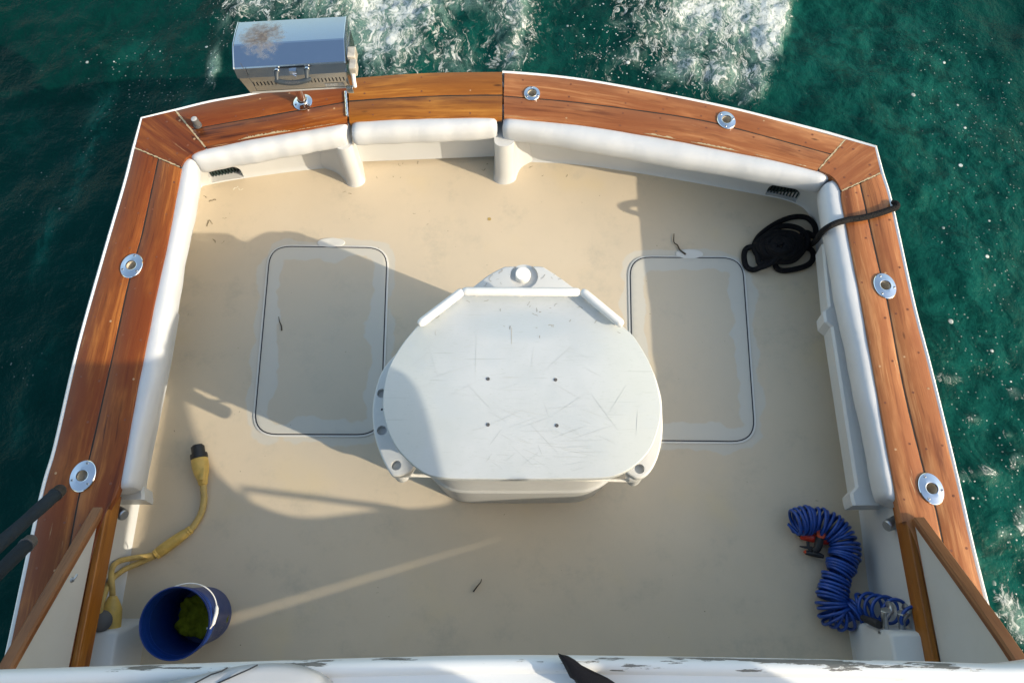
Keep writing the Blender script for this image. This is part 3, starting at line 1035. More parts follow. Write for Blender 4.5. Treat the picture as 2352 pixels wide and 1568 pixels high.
post((1182,418), (1139,421), (1136,365), (1224,370), (1196,367))

# ---- cockpit deck
def deck():
    aft = resample(catmull(PL([(452,428),(561,406),(704,387),(832,377),(983,368),(1136,365),(1225,369),(1318,374),(1440,390),(1600,417),(1757,446),(1860,472)], 0), 6), 300)
    ax = [p.x for p in aft]; ay = [p.y for p in aft]
    xs = np.linspace(-1.99, 1.85, 150)
    rows = np.linspace(0, 1, 150)
    ytop = np.interp(xs, ax, ay) + .035
    V = []
    for r in rows:
        for x, yt in zip(xs, ytop):
            V.append((x, -1.3 + (yt + 1.3)*r, 0))
    n = len(xs)
    mb = MB()
    mb.add(V, [(j*n+i, j*n+i+1, (j+1)*n+i+1, (j+1)*n+i) for j in range(len(rows)-1) for i in range(n-1)], 0)
    rr = random.Random(12)
    def scuff(px, py, sz, mat):
        c = P(px, py, .0016)
        a = rr.random()*6.28
        pts = [c + Vector((math.cos(a), math.sin(a), 0))*0]
        hd = a
        path = []
        for k in range(rr.randint(3, 6)):
            path.append(c.copy())
            hd += rr.uniform(-1.1, 1.1)
            c = c + Vector((math.cos(hd), math.sin(hd), 0))*sz*rr.uniform(.3, .62)
        va = []
        for i, p in enumerate(path):
            t = (path[min(i+1, len(path)-1)] - path[max(i-1, 0)]).normalized(); q = Vector((-t.y, t.x, 0))
            w = sz*.17*rr.uniform(.2, 1.2)
            va += [p + q*w, p - q*w]
        mb.add(va, [(2*i, 2*i+1, 2*i+3, 2*i+2) for i in range(len(path)-1)], mat)
    for px, py, sz in ((474,455,.016),(480,463,.02),(492,458,.014),(475,520,.03),(480,505,.022),(520,500,.01),(528,492,.006),(488,549,.016),(515,553,.01),(800,444,.012),(795,440,.01),
                       (920,381,.014),(925,377,.014),(960,370,.012),(865,405,.008),(903,407,.012),(921,407,.01),(1115,388,.012),(1118,378,.012),(1215,385,.018),(1248,402,.01),(1300,407,.014),
                       (955,490,.01),(985,487,.006),(980,517,.008),(1243,465,.006),(1335,465,.005),(1432,487,.007),(400,988,.012),(432,720,.006),(548,800,.005),(864,1360,.008),(1510,565,.012),(1160,1180,.005),
                       (1545,1322,.006),(1290,1310,.005),(1880,1150,.012),(1500,1050,.006),(1660,640,.008),(1720,520,.006),(700,680,.016),(708,684,.012),(828,684,.01),(742,650,.006),(823,830,.01),(798,826,.01),(810,815,.006),(868,820,.012),(820,870,.006)):
        scuff(px, py, sz, 1)
    for px, py, sz in ((536,436,.025),(548,432,.02),(1700,900,.012),(1640,870,.01),(745,800,.012),(783,848,.014),(765,850,.01),(1350,1000,.01)):
        scuff(px, py, sz, 2)
    c = P(1124, 503, .0016); mb.disc(c, .011, .0016, 12, 3)
    o = build('deck', mb, [M['sole'], M['scuff'], M['scuff_pale'], M['yellow_dirty']], boat, smooth=0)
    me = o.data
    return o
deck_o = deck()

def rrect(corners, r, n=8):
    """rounded quad from 4 world corners"""
    out = []
    m = len(corners)
    for i in range(m):
        p, a, b = corners[i], corners[i-1], corners[(i+1) % m]
        da, db = (a-p).normalized(), (b-p).normalized()
        s, e = p + da*r, p + db*r
        for k in range(n + 1):
            t = k/n
            out.append(s*(1-t)**2 + p*2*t*(1-t) + e*t*t)
    return out
HATCH = [[(617,562),(895,566),(880,1004),(577,1003)], [(1441,587),(1709,589),(1740,1020),(1449,1017)]]
hatch_polys = []
def hatch(px, notch, lab):
    c = PL(px, 0)
    o = rrect(c, .14)
    hatch_polys.append([(p.x, p.y) for p in o])
    h = build('hatch', MB(), M['sole'], boat)
    tag(h, lab)
    mb = MB()
    mb.prism([(p.x, p.y) for p in o], .0005, .0052, .002, seg=2)
    def inset(poly, d):
        n = len(poly); res = []
        for i in range(n):
            t = (poly[(i+1) % n] - poly[i-1]).normalized()
            q = Vector((-t.y, t.x, 0))
            cen = sum(poly, Vector())/n
            if q.dot(cen - poly[i]) < 0: q = -q
            res.append(poly[i] + q*d)
        return res
    build('hatch_rim', mb, M['rim'], h)
    g = MB(); g.prism([(p.x, p.y) for p in inset(o, .010)], .0015, .0058, 0)
    build('gasket', g, M['gasket'], h)
    l = MB(); l.prism([(p.x, p.y) for p in inset(o, .0165)], .002, .0072, .002, seg=2)
    lid = build('hatch_lid', l, M['sole'], h)
    nb = MB()
    cc = P(*notch, 0)
    nb.lathe([(.090, .002), (.087, .0058), (.07, .0068), (.055, .0066), (.0, .0055)], (cc.x, cc.y, 0), 28, sx=.92, sy=.36)
    build('finger_pull', nb, M['rim'], h)
    return lid
lids = [hatch(HATCH[0], (761,558), 'hatch partly in sun, lying nearer the power cord'), hatch(HATCH[1], (1583,584), 'shaded hatch lid nearest the blue hose')]
def damp_attr(o, margin, on):
    me = o.data
    n = len(me.vertices)
    co = np.zeros(n*3); me.vertices.foreach_get('co', co); co = co.reshape(-1, 3)
    best = np.full(n, -9.0)
    for poly in hatch_polys:
        p = np.array(poly); q = np.roll(p, -1, 0)
        d = np.full(n, 9.0)
        inside = np.zeros(n, bool)
        for a, b in zip(p, q):
            ab = b - a
            t = np.clip(((co[:, :2]-a) @ ab)/(ab @ ab + 1e-12), 0, 1)
            d = np.minimum(d, np.linalg.norm(co[:, :2] - (a + t[:, None]*ab), axis=1))
            c = ((a[1] > co[:,1]) != (b[1] > co[:,1])) & (co[:,0] < (b[0]-a[0])*(co[:,1]-a[1])/(b[1]-a[1]+1e-12) + a[0])
            inside ^= c
        best = np.maximum(best, margin - d)
    at = me.attributes.new('damp', 'FLOAT', 'POINT'); at.data.foreach_set('value', best.astype(np.float32))
    a2 = me.attributes.new('dampon', 'FLOAT', 'POINT'); a2.data.foreach_set('value', np.full(n, on, np.float32))
    a3 = me.attributes.new('lidon', 'FLOAT', 'POINT'); a3.data.foreach_set('value', np.full(n, 1.0 if on == 1.0 else 0.0, np.float32))
def grid_lid(lid, poly):
    """refine the flat lid top so that the stain outline can be stored on it"""
    bm = bmesh.new(); bm.from_mesh(lid.data)
    top = [f for f in bm.faces if f.normal.z > .9 and len(f.verts) > 8]
    bmesh.ops.triangulate(bm, faces=top)
    for _ in range(5):
        es = [e for e in bm.edges if e.calc_length() > .05]
        if not es: break
        bmesh.ops.subdivide_edges(bm, edges=es, cuts=1)
        bmesh.ops.triangulate(bm, faces=[f for f in bm.faces if len(f.verts) > 3])
    bm.to_mesh(lid.data); bm.free()
for l, p in zip(lids, hatch_polys):
    grid_lid(l, p)
    damp_attr(l, .10, 1.0)
damp_attr(deck_o, .045, .8)

# ---- rub rail and hull
def outline_world(z, off=0.0):
    l = catmull(PL([(309,340),(289,420),(246,568),(184,790),(130,1023),(96,1145),(12,1535),(-60,1840)], ZB), 6)
    t = catmull(PL(T_OUT[1:-1], ZB), 6)
    r = catmull(PL([(2024,398),(2045,469),(2094,692),(2132,838),(2187,1063),(2230,1252),(2279,1447),(2345,1720)], ZB), 6)
    path = list(reversed(l)) + [P(327,272,ZB)] + t + [P(2010,338,ZB)] + r
    path = [path[0] + Vector((-.05,-4.2,0))] + path + [path[-1] + Vector((.05,-4.2,0))]
    return path
PATH = outline_world(ZB)
def offset_path(path, d):
    out = []
    n = len(path)
    for i in range(n):
        t = (path[min(i+1, n-1)] - path[max(i-1, 0)]); t.z = 0; t.normalize()
        q = Vector((-t.y, t.x, 0))
        out.append(path[i] + q*d)
    return out
mb = MB()
pin, pout = offset_path(PATH, .001), offset_path(PATH, .019)
rings = []
for a, b in zip(pin, pout):
    m = a.lerp(b, .5)
    rings.append([Vector((a.x, a.y, ZB-.08)), Vector((a.x, a.y, ZB-.004)), Vector((m.x, m.y, ZB+.001)), Vector((b.x, b.y, ZB-.006)), Vector((b.x, b.y, ZB-.08))])
mb.loft(rings, True, True, True)
rub = build('rub_rail', mb, M['gel_rail'], boat)
# the door carries its own cap edge: take the rail out over the door
ca, cb2 = P(800,180,ZB), P(1154,165,ZB)
c = MB(); c.box(((ca.x+cb2.x)/2, (ca.y+cb2.y)/2 + .03, ZB), (cb2.x-ca.x, .25, .3))
cut(rub, [c])
mb = MB()
o1, o2, o3 = offset_path(PATH, .004), offset_path(PATH, -.03), offset_path(PATH, -.22)
i1 = offset_path(PATH, -.03)
rings = [[Vector((a.x, a.y, ZB-.08)), Vector((b.x, b.y, 0)), Vector((c_.x, c_.y, -1.0)), Vector((c_.x*.97, c_.y-.03, -1.0)), Vector((d.x, d.y, ZB-.085))] for a, b, c_, d in zip(o1, o2, o3, i1)]
mb.loft(rings, True, True, True)
build('hull', mb, M['gel_rail'], boat)

# ---- rod holders
def rod_holder(px, py, ly, lx, sp, i):
    c = P(px, py, ZB)
    h = bpy.data.objects.new('rod_holder', None); COL.objects.link(h); h.parent = boat; h.location = c
    ORIGIN[h.name] = Vector(c)
    mb = MB()
    rot = Matrix.Rotation(sp, 3, 'Z')
    n = 40
    rings = []
    for f, z in ((1.0, .0012), (1.0, .004), (.96, .0065), (.80, .0085), (.62, .0105)):
        rings.append([c + rot @ Vector((lx*f*math.cos(2*math.pi*k/n), ly*f*math.sin(2*math.pi*k/n), z)) for k in range(n)])
    for r_, z in ((.0290, .0125), (.0265, .0115), (.0255, .006)):
        rings.append([c + Vector((r_*math.cos(2*math.pi*k/n + sp), r_*math.sin(2*math.pi*k/n + sp), z)) for k in range(n)])
    mb.loft(rings)
    build('flange', mb, M['chrome'], h, smooth=30)
    mb = MB()
    out = Vector((c.x + .07, c.y - .9, 0)).normalized()
    tilt = -out*.55
    path = [c + Vector((0,0,.006)), c + Vector((0,0,-.02)) , c + Vector((tilt.x*.04, tilt.y*.04, -.06)), c + Vector((tilt.x*.2, tilt.y*.2, -.22))]
    mb.tube(path, [.0254,.0254,.0254,.0254], 20, 0, caps=False)
    build('tube', mb, M['liner'], h)
    mb = MB(); mb.lathe([(.001, 0), (.026, 0)], path[-1], 16)
    build('tube_end', mb, M['dark'], h)
    for k in range(3):
        a = R(95 + 120*k) + sp
        q = c + rot @ Vector((lx*.76*math.cos(a), ly*.80*math.sin(a), .0085))
        s = MB()
        s.lathe([(.0068, -.001), (.0066, .0012), (.005, .0026), (.0015, .0022)], q, 12, 0, cap1=True)
        s.box(q + Vector((0,0,.0024)), (.006, .0016, .0012), 1)
        build('screw', s, [M['zinc'], M['dark']], h)
for i, a in enumerate(ROD[:6]): rod_holder(*a, i)

# ---- side ledges under the bolsters
def ledge(inner, zt, zb, wallx, blocks):
    c = resample(catmull(PL(inner, zt), 5), 50)
    n = len(c)
    rings = []
    sgn = 1 if wallx > 0 else -1
    for i in range(n):
        f = i/(n-1)
        bump = 0.0
        for b0, b1 in blocks:
            e = min(1, max(0, (f - b0)/.012), max(0, (b1 - f)/.012)) if b0 < f < b1 else 0
            bump = max(bump, .030*e)
        x = c[i].x - sgn*bump
        rings.append([Vector((wallx, c[i].y, zt+.006)), Vector((x + sgn*.012, c[i].y, zt+.004)), Vector((x, c[i].y, zt-.008)), Vector((x + sgn*.012, c[i].y, zb)), Vector((wallx, c[i].y, zb))])
    mb = MB(); mb.loft(rings, True, True, True)
    return build('side_ledge', mb, M['gel'], boat)
ledge([(1888,560),(1899,674),(1908,745),(1938,940),(1972,1160)], .30, .17, 1.86, ((.27,.34),(.945,1.01)))
ledge([(395,700),(372,830),(336,1000),(316,1100),(318,1147)], .30, .17, -1.99, ((.92,1.01),))

# ---- wings forward of the bolsters, their caps, and the amber rail at their foot
def wing(sgn, x, foot, cap_px, light_slit):
    """upright side panel that sweeps up from the covering board to the flybridge overhang"""
    yz = [(.44,.585)]
    a, b = cap_px
    A = None
    def yz_at(px, py):
        # point of the pixel ray on the plane X = x
        u, v = (px-1176.0)/F, (784.0-py)/F
        cy, sy = math.cos(PITCH), math.sin(PITCH)
        d = Vector((u, v*cy+sy, v*sy-cy)); t = x/d.x
        return (d.y*t, CAM_Z + d.z*t)
    p0, p1 = yz_at(*a), yz_at(*b)
    sl = (p1[1]-p0[1])/(p1[0]-p0[0])
    top = [p0, p1, (-.24, p1[1] + .09), (-.43, 1.29), (-.60, 1.45), (-.68, 1.57), (-.68, 1.70), (-.58, 1.81), (-.38, 1.885), (-.15, 1.93)]
    crv = catmull([Vector((y, z, 0)) for y, z in top], 6)
    w = bpy.data.objects.new('wing_panel', None); COL.objects.link(w); w.parent = boat
    ORIGIN[w.name] = Vector((0,0,0))
    mb = MB()
    def strip(poly):
        rings = [[Vector((x + dx, y, z)) for y, z in poly] for dx in (0, sgn*.025)]
        mb.loft(rings, True, True, True)
    outl = [(p.x, p.y) for p in crv]
    if light_slit:
        s0, s1, wd = light_slit
        # two pieces; unseen slit added between them to throw a streak of sun
        up = [(p0[0], ZB - .005)] + outl + [(-1.45, 1.93), (s1[0]-.3, s1[1] + wd + (s1[1]-s0[1])/(s1[0]-s0[0])*-.3), (s1[0], s1[1]+wd*1.15), ((s0[0]+s1[0])/2, (s0[1]+s1[1])/2 + wd*.8), (s0[0], s0[1]+wd*.35), (s0[0]+.02, s0[1]), (s0[0]+.02, ZB - .005)]
        strip(up)
        lo = [(s0[0]+.02, ZB - .005), (s0[0]+.02, s0[1]), (s0[0], s0[1]), s1, (s1[0]-.3, s1[1] + (s1[1]-s0[1])/(s1[0]-s0[0])*-.3), (-1.45, 1.80), (-1.45, ZB - .005)]
        strip(lo)
    else:
        strip([(p0[0], ZB - .005)] + outl + [(-1.45, 1.93), (-1.45, ZB - .005)])
    build('panel', mb, M['gel'], w, smooth=20)
    mb = MB()
    n = len(crv)
    A, B = [], []
    rings, us = [], []
    for i in range(n):
        t = (crv[min(i+1, n-1)] - crv[max(i-1, 0)]).normalized()
        nr = Vector((t.y, -t.x, 0))
        if nr.x < 0 and i < 12: nr = -nr
        p = crv[i]
        cx = x + sgn*.0125
        ring = []
        for k, (q, h) in enumerate(((-.028, -.006), (-.028, .014), (-.020, .022), (.020, .022), (.028, .014), (.028, -.006))):
            ring.append(Vector((cx + q, p.x + nr.x*h, p.y + nr.y*h)))
        rings.append(ring)
    m = 6
    vs = [p for r in rings for p in r]
    L = 0; uv = []
    for i in range(n):
        if i: L += (crv[i]-crv[i-1]).length
        uv += [(L, .02*k) for k in range(m)]
    fs = [(i*m+k, i*m+(k+1) % m, (i+1)*m+(k+1) % m, (i+1)*m+k) for i in range(n-1) for k in range(m)]
    fs += [tuple(range(m)), tuple((n-1)*m+k for k in range(m))]
    mb.add(vs, fs, 0, uv)
    rr = random.Random(3)
    build('wing_cap', mb, M['teak_trim'], w, smooth=30)
    # foot rail
    mb = MB()
    y1, y0 = foot
    xi, xm = x - sgn*.034, x - sgn*.004
    n = 30
    A = [Vector((xi, y1 + (y0-y1)*k/(n-1), 0)) for k in range(n)]; B = [Vector((xm, p.y, 0)) for p in A]
    mb.plank(A, B, ZB - .105, ZB - .002, .006, 0, 2.0 if sgn > 0 else 4.1)
    build('foot_rail', mb, M['teak_rail'], boat)
    if sgn > 0:
        # unseen rail across the opening, added for the thin shadow it casts
        mb = MB()
        mb.tube([Vector((x + .012, -.71, 1.60)), Vector((x - .02, -.66, 1.655)), Vector((x - .02, -.60, 1.66)), Vector((x - .02, -.37, 1.27)), Vector((x + .012, -.36, 1.235))], .014, 10)
        build('shadow_rail', mb, M['chrome'], w)
wing(1, 1.81, (P(2047,1160,.46).y, -1.2), ((2103,1196),(2330,1517)), ((-.27,.965), (-1.215,1.63), .019))
wing(-1, -1.865, (P(262,1135,.46).y, -1.2), ((234,1172),(24,1535)), None)

# ---- chromed hawse pipes below the foot rails
def hawse(px, py, dx, z=.40):
    c = P(px, py, z)
    mb = MB()
    d = Vector((dx, -.35, .25)).normalized()
    q = d.to_track_quat('Z', 'Y').to_matrix()
    mb.lathe([(.0, .0), (.022, .0), (.026, -.004), (.028, -.012), (.028, -.10), (.04, -.12)], c, 20, mtx=q)
    build('hawse_pipe', mb, M['zinc'], boat)
hawse(2036, 1208, -.8, .36); hawse(286, 1183, .8, .36)
# little snap hook on the wing
mb = MB()
c = Vector((-1.797, P(190,1293,.9).y + .02, .82))
c = Vector((-1.795, .27, .74))
mb.lathe([(.012, 0), (.010, .006), (.0, .008)], c, 12, mtx=Matrix.Rotation(R(90), 3, 'Y'))
mb.tube([c + Vector((.006,0,0)), c + Vector((.012,.012,-.004)), c + Vector((.012,.022,-.01))], .0045, 8)
build('snap_hook', mb, M['zinc'], boat)

# ---- equipment boxes at the forward end
mb = MB()
def eqbox(x0, x1, yb, yt, zt, flip):
    rings = []
    n = 2
    prof = [(yb, -.01), (yb, 0.0), (yt+.012, zt-.03), (yt+.004, zt-.010), (yt-.012, zt), (-1.3, zt), (-1.3, -.01)]
    xs = [x0, x0, x1, x1]
    m_ = MB()
    st = [(x0, .97), (x0 + .015*(1 if x1 > x0 else -1), 1.0), (x1, 1.0)]
    m_.loft([[Vector((x, y - (.012 if k == 0 else 0), z*s_)) for y, z in prof] for k, (x, s_) in enumerate(st)], True, True, True)
    return build('equipment_box', m_, M['gel'], boat, smooth=50)
eqbox(1.645, 1.86, .145, .07, .43, False)
eqbox(-1.79, -1.99, .15, .080, .28, True)

# ---- grey plug on the transom board, spigots, power inlets
mb = MB()
c = P(455, 289, ZB)
mb.lathe([(.022, 0), (.022, .012), (.0185, .014), (.0185, .055), (.017, .060)], c, 20, 0)
mb.lathe([(.0165, .0602), (.012, .0625), (0, .063)], c, 20, 1)
build('rubber_plug', mb, [M['grey_rubber'], M['grey_cap']], boat)
def spigot(px, py, z, i):
    c = P(px, py, z)
    s = bpy.data.objects.new('spigot', None); COL.objects.link(s); s.parent = boat; s.location = c; ORIGIN[s.name] = c.copy()
    mb = MB()
    q = Vector((0, 1, .25)).to_track_quat('Z', 'Y').to_matrix()
    mb.lathe([(.0, -.004), (.032, -.004), (.032, .003), (.02, .006), (.015, .01), (.014, .06), (.017, .065), (.017, .085), (.012, .09), (0, .091)], c, 18, mtx=q)
    build('spigot_body', mb, M['zinc'], s)
    a = c + Vector((0, .062, .02))
    mb = MB(); mb.tube([a, a + Vector((.028,.03,.012)), a + Vector((.036,.045,0)), a + Vector((.04,.06,-.03))], [.012,.013,.014,.016], 12)
    build('spout', mb, M['zinc'], s)
    mb = MB(); mb.tube([a + Vector((0,0,.0)), a + Vector((-.006,.03,.028))], .006, 8)
    b = a + Vector((-.006,.03,.03))
    mb.lathe([(.003,-.005),(.022,-.004),(.024,.0),(.022,.004),(.003,.006)], b, 6, mtx=Vector((-.2,1,.6)).to_track_quat('Z', 'Y').to_matrix(), cap0=True, cap1=True)
    build('tap_handle', mb, M['zinc'], s)
for i, (px, py) in enumerate(((2034,1452),(2073,1458),(2112,1466))): spigot(px, py, .33, i)
def inlet(px, py, z):
    c = P(px, py, z)
    s = bpy.data.objects.new('power_inlet', None); COL.objects.link(s); s.parent = boat; s.location = c; ORIGIN[s.name] = c.copy()
    q = Vector((0, 1, .2)).to_track_quat('Z', 'Y').to_matrix()
    mb = MB(); mb.rbox(c, (.11, .11, .012), .005, rot=q)
    build('inlet_plate', mb, M['handle'], s)
    mb = MB(); mb.lathe([(.045, .004), (.046, .03), (.042, .034), (.036, .034)], c, 24, mtx=q)
    build('inlet_collar', mb, M['zinc'], s)
    return c
INL = [inlet(254, 1466, .19), inlet(224, 1478, .19)]
mb = MB()
c = INL[0] + Vector((-.015, .075, .09))
q = Vector((.5, .1, 1)).to_track_quat('Z', 'Y').to_matrix()
mb.lathe([(.0, .018), (.02, .017), (.04, .010), (.048, .0), (.048, -.008), (.0, -.008)], c, 24, mtx=q)
mb.tube([INL[0] + Vector((-.03,.005,.05)), c + Vector((-.01,-.03,-.01))], .008, 8)
build('inlet_cover', mb, M['grey_rubber'], boat)

# ---- flybridge above and behind
fb = bpy.data.objects.new('flybridge', None); COL.objects.link(fb); fb.parent = boat; ORIGIN[fb.name] = Vector((0,0,0))
ZF = 2.1
lip = resample(catmull(PL([(-450,1580),(-440,1562),(-400,1552),(-200,1541),(0,1536),(300,1527),(600,1517),(900,1508),(1176,1503),(1500,1506),(1800,1511),(2100,1517),(2352,1522)], ZF)
    + [Vector((x, y, ZF)) for x, y in ((1.38,.0),(1.43,-.02),(1.46,-.07),(1.50,-.25),(1.54,-.6))], 6), 110)
mb = MB()
rings = []
for p in lip:
    rings.append([Vector((p.x, p.y - q, ZF + z)) for q, z in ((.01,-.165),(.002,-.14),(.0,-.03),(.003,-.012),(.010,-.002),(.020,.003),(.032,.0),(.036,-.006),(.040,-.012),(.06,-.014),(1.6,-.014),(1.6,-.165))])
mb.loft(rings, True, True, True)
build('flybridge_deck', mb, M['flake'], fb, smooth=50)
mb = MB()
wo = catmull([Vector((x, y, 0)) for x, y in ((1.40,-.10),(1.41,.04),(1.44,.15),(1.49,.215),(1.55,.20),(1.61,.12),(1.67,-.05),(1.73,-.28),(1.80,-.6),(1.86,-1.1),(1.86,-1.7),(1.40,-1.7))], 5, closed=True)
mb.prism([(p.x, p.y) for p in wo], ZF - .07, ZF - .016, .012, bev_low=.012)  # unseen slab, added and outlined to shade a corner of the cutting board
build('overhang_shade', mb, M['gel_rail'], fb, smooth=50)
mb = MB()
for x in (-1.62, 1.62):
    mb.rbox((x, -2.0, ZF + .36), (.09, 3.0, .74), .03)
mb.rbox((0, -3.4, ZF + .4), (3.3, .1, .8), .03)
build('flybridge_coaming', mb, M['gel_rail'], fb)
mb = MB()
mb.rbox((.55, -.95, ZF + .22), (1.3, .5, .44), .04)
mb.rbox((.55, -.66, ZF + .45), (1.3, .10, .55), .04)
build('shade_bench', mb, M['vinyl'], fb)  # unseen seat, added to keep sun off the near ledge
mb = MB()
mb.rbox((-.95, -1.0, ZF + .22), (1.1, .5, .44), .04)
mb.rbox((-.95, -.72, ZF + .42), (1.1, .10, .50), .04)
build('shade_bench', mb, M['vinyl'], fb)  # second unseen seat, added to shade the left of the ledge
cab = bpy.data.objects.new('cabin', None); COL.objects.link(cab); cab.parent = boat; ORIGIN[cab.name] = Vector((0,0,0))
mb = MB()
mb.box((0, -3.1, .96), (3.46, 3.55, 1.92))
build('cabin_wall', mb, M['gel'], cab)
mb = MB()
mb.rbox((.0, -1.318, .9), (.75, .012, 1.6), .005); mb.rbox((-1.0, -1.318, 1.2), (.9, .012, .7), .005); mb.rbox((1.0, -1.318, 1.2), (.9, .012, .7), .005)
build('window', mb, M['glass'], cab)

# ------------------------------------------------------------------ bait tank with cutting board
tx, ty = P(1197, 905, 1.0).x, P(1197, 905, 1.0).y
tank = thing('bait_tank', (tx, ty, 0), 'white oval bait tank with a scratched cutting board top, in the middle of the deck', 'bait tank')
ZT = 1.0
TOP = [(1061,676),(956,750),(920,795),(891,849),(879,915),(885,969),(908,1023),(945,1064),(982,1089),(1028,1098),(1110,1099.5),(1193,1100),(1290,1099),(1376,1097.5),(1417,1091),(1458,1069),(1496,1027),(1516,965),(1516,915),(1496,841),(1458,775),(1436,754),(1339,676)]
tp = PL(TOP, ZT)
curve = catmull(tp[1:-1], 6)
top_out = resample(curve, 90) + resample([tp[-2], tp[-1]], 5)[1:] + resample([tp[-1], tp[0]], 8)[1:] + resample([tp[0], tp[1]], 5)[1:-1]
mb = MB(); mb.prism([(p.x, p.y) for p in top_out], ZT - .035, ZT, .005)
cboard = build('cutting_board', mb, M['board'], tank, smooth=45)
# stains and nicks on the board
mb = MB()
rr = random.Random(5)
def nick(px, py, n, sz, w, mat=0):
    sz *= .7; w *= .7
    c = P(px, py, ZT + .0009); hd = rr.random()*6.28
    path = []
    for k in range(n):
        path.append(c.copy()); hd += rr.uniform(-.9,.9); c = c + Vector((math.cos(hd), math.sin(hd), 0))*sz
    va = []
    for i, p in enumerate(path):
        t = (path[min(i+1, n-1)] - path[max(i-1, 0)]).normalized(); q = Vector((-t.y, t.x, 0))
        va += [p + q*w*rr.uniform(.4,1), p - q*w*rr.uniform(.4,1)]
    mb.add(va, [(2*i, 2*i+1, 2*i+3, 2*i+2) for i in range(n-1)], mat)
for a in ((1150,709,3,.008,.003),(1232,707,4,.009,.003),(1216,705,3,.006,.002),(1238,716,3,.007,.003),(1262,708,3,.006,.002),(1235,725,6,.008,.0022),(1259,747,5,.009,.003),(1272,750,3,.008,.004),(1307,738,4,.006,.003),(1330,705,3,.006,.002),
          (985,718,5,.01,.002),(1010,725,6,.012,.002),(1160,750,3,.006,.002),(1172,748,5,.006,.003),(1230,752,3,.006,.002),(1240,770,4,.006,.003),(1016,700,4,.008,.003),(1070,690,4,.01,.0016),(1112,692,4,.01,.0016),(1216,692,5,.008,.0016),(1280,697,4,.01,.0016),(1338,708,4,.01,.0025),(1372,735,4,.009,.0025),(1425,765,4,.007,.002),(1000,760,4,.01,.0014)):
    nick(*a)
for a, b in (((1175,752),(1175,790)),):
    p, q = P(*a, ZT+.0009), P(*b, ZT+.0009); mb.add([p - Vector((.0014,0,0)), p + Vector((.0014,0,0)), q + Vector((.0008,0,0)), q - Vector((.0008,0,0))], [(0,1,2,3)], 1)
def scratch(a, b, w=.0011, mat=0):
    p, q = P(*a, ZT+.0008), P(*b, ZT+.0008); t = (q-p).normalized(); n = Vector((-t.y, t.x, 0))*w
    mb.add([p-n*.4, p+n*.4, p.lerp(q,.5)+n, q+n*.3, q-n*.3, p.lerp(q,.5)-n], [(0,1,2,3,4,5)], mat)
for i in range(110):
    x, y = rr.uniform(1120,1490), rr.uniform(930,1085)
    if rr.random() < .4: x, y = rr.uniform(930,1480), rr.uniform(770,1080)
    a = rr.gauss(.08,.35) if rr.random() < .6 else rr.uniform(0,3.1)
    L = rr.uniform(20,110)
    x2, y2 = x + L*math.cos(a), y + L*math.sin(a)
    if ((x2-1197)/300)**2 + ((y2-910)/190)**2 < 1 and ((x-1197)/300)**2 + ((y-910)/190)**2 < 1:
        scratch((x,y),(x2,y2), rr.uniform(.0004,.0009), 2)
append(cboard, mb, [plain('knife_mark', (.30,.29,.26), .8, var=.2), plain('rust_run', (.47,.44,.38), .8), plain('fine_scratch', (.49,.51,.505), .8)])
for px, py in ((1121,870),(1276,872),(1121,975),(1279,977)):
    c = P(px, py, ZT)
    mb = MB(); mb.lathe([(.0075, .0), (.0075, .002), (.005, .003), (.002, .0015)], c, 14, cap1=True)
    mb.box(c + Vector((0,0,.003)), (.008,.0016,.001)); 
    build('screw', mb, M['grey_rubber'], tank)
# fence of three bars
def bar(a, b, r=.019):
    p, q = P(*a, ZT + .035), P(*b, ZT + .035)
    d = (q-p).normalized()
    mb = MB()
    L = (q-p).length
    path = [p + d*t for t in (0, .008, .02, L*.5, L-.02, L-.008, L)]
    mb.tube(path, [r*.6, r*.9, r, r, r, r*.9, r*.6], 12)
    k = 0
    for f in (.12, .5, .88):
        c = p + d*L*f
        mb.box(c - Vector((0,0,.022)), (.012,.012,.045))
    return build('fence_bar', mb, M['white_plastic'], tank)
bar((1063,668),(962,745)); bar((1062,669),(1332,671)); bar((1336,668),(1430,746))
# tank body
cx, cy = tx, ty + .02
def body_ring(sx, sy, dy, z):
    out = []
    for p in top_out:
        out.append(Vector((cx + (p.x-cx)*sx, cy + dy + (p.y-cy)*sy, z)))
    return out
mb = MB()
rings = []
for sx, sy, dy, z in ((.84,.74,-.012,0),(.855,.76,-.008,.015),(.855,.76,-.008,.28),(.87,.775,-.006,.305),(.90,.795,-.006,.32),(.902,.797,-.006,.345),(.885,.785,-.004,.358),(.88,.78,-.004,.366),(.91,.81,.0,.70),(.92,.82,.0,.965)):
    rings.append(body_ring(sx, sy, dy, z))
mb.loft(rings, True, True, True)
build('tank_body', mb, M['gel'], tank, smooth=40)
# shelf that carries the rod tubes and the filler cap
ZC = .75
COLL = [(1080,662),(1120,632),(1153,614),(1167,611),(1205,610.5),(1243,611),(1258,618),(1284,635),(1324,664),(1420,735),(1490,830),(1517,900),(1522,950),(1522,998),(1512,1048),(1492,1085),(1467,1098),(1442,1088),(1400,1060),(1197,1045),(985,1060),(945,1082),(928,1090),(908,1093),(895,1085),(874,1044),(858,990),(856,924),(874,857),(908,812),(990,722)]
cc = catmull(PL(COLL, ZC), 5, closed=True)
mb = MB(); mb.prism([(p.x, p.y) for p in cc], ZC - .045, ZC, .010, bev_low=.008)
shelf = build('rod_shelf', mb, M['gel'], tank, smooth=45)
HOLES = [(877,903,.021),(877,988,.0215),(910,1068,.0215),(1469,1076,.0215),(1480,900,.02),(877,940,.005)]
aft = [(1095,668),(1126,640),(1157,622),(1205,618),(1240,619),(1254,625),(1278,640),(1312,670),(1290,740),(1110,740)]
ap = catmull(PL(aft, ZC - .045), 4, closed=True)
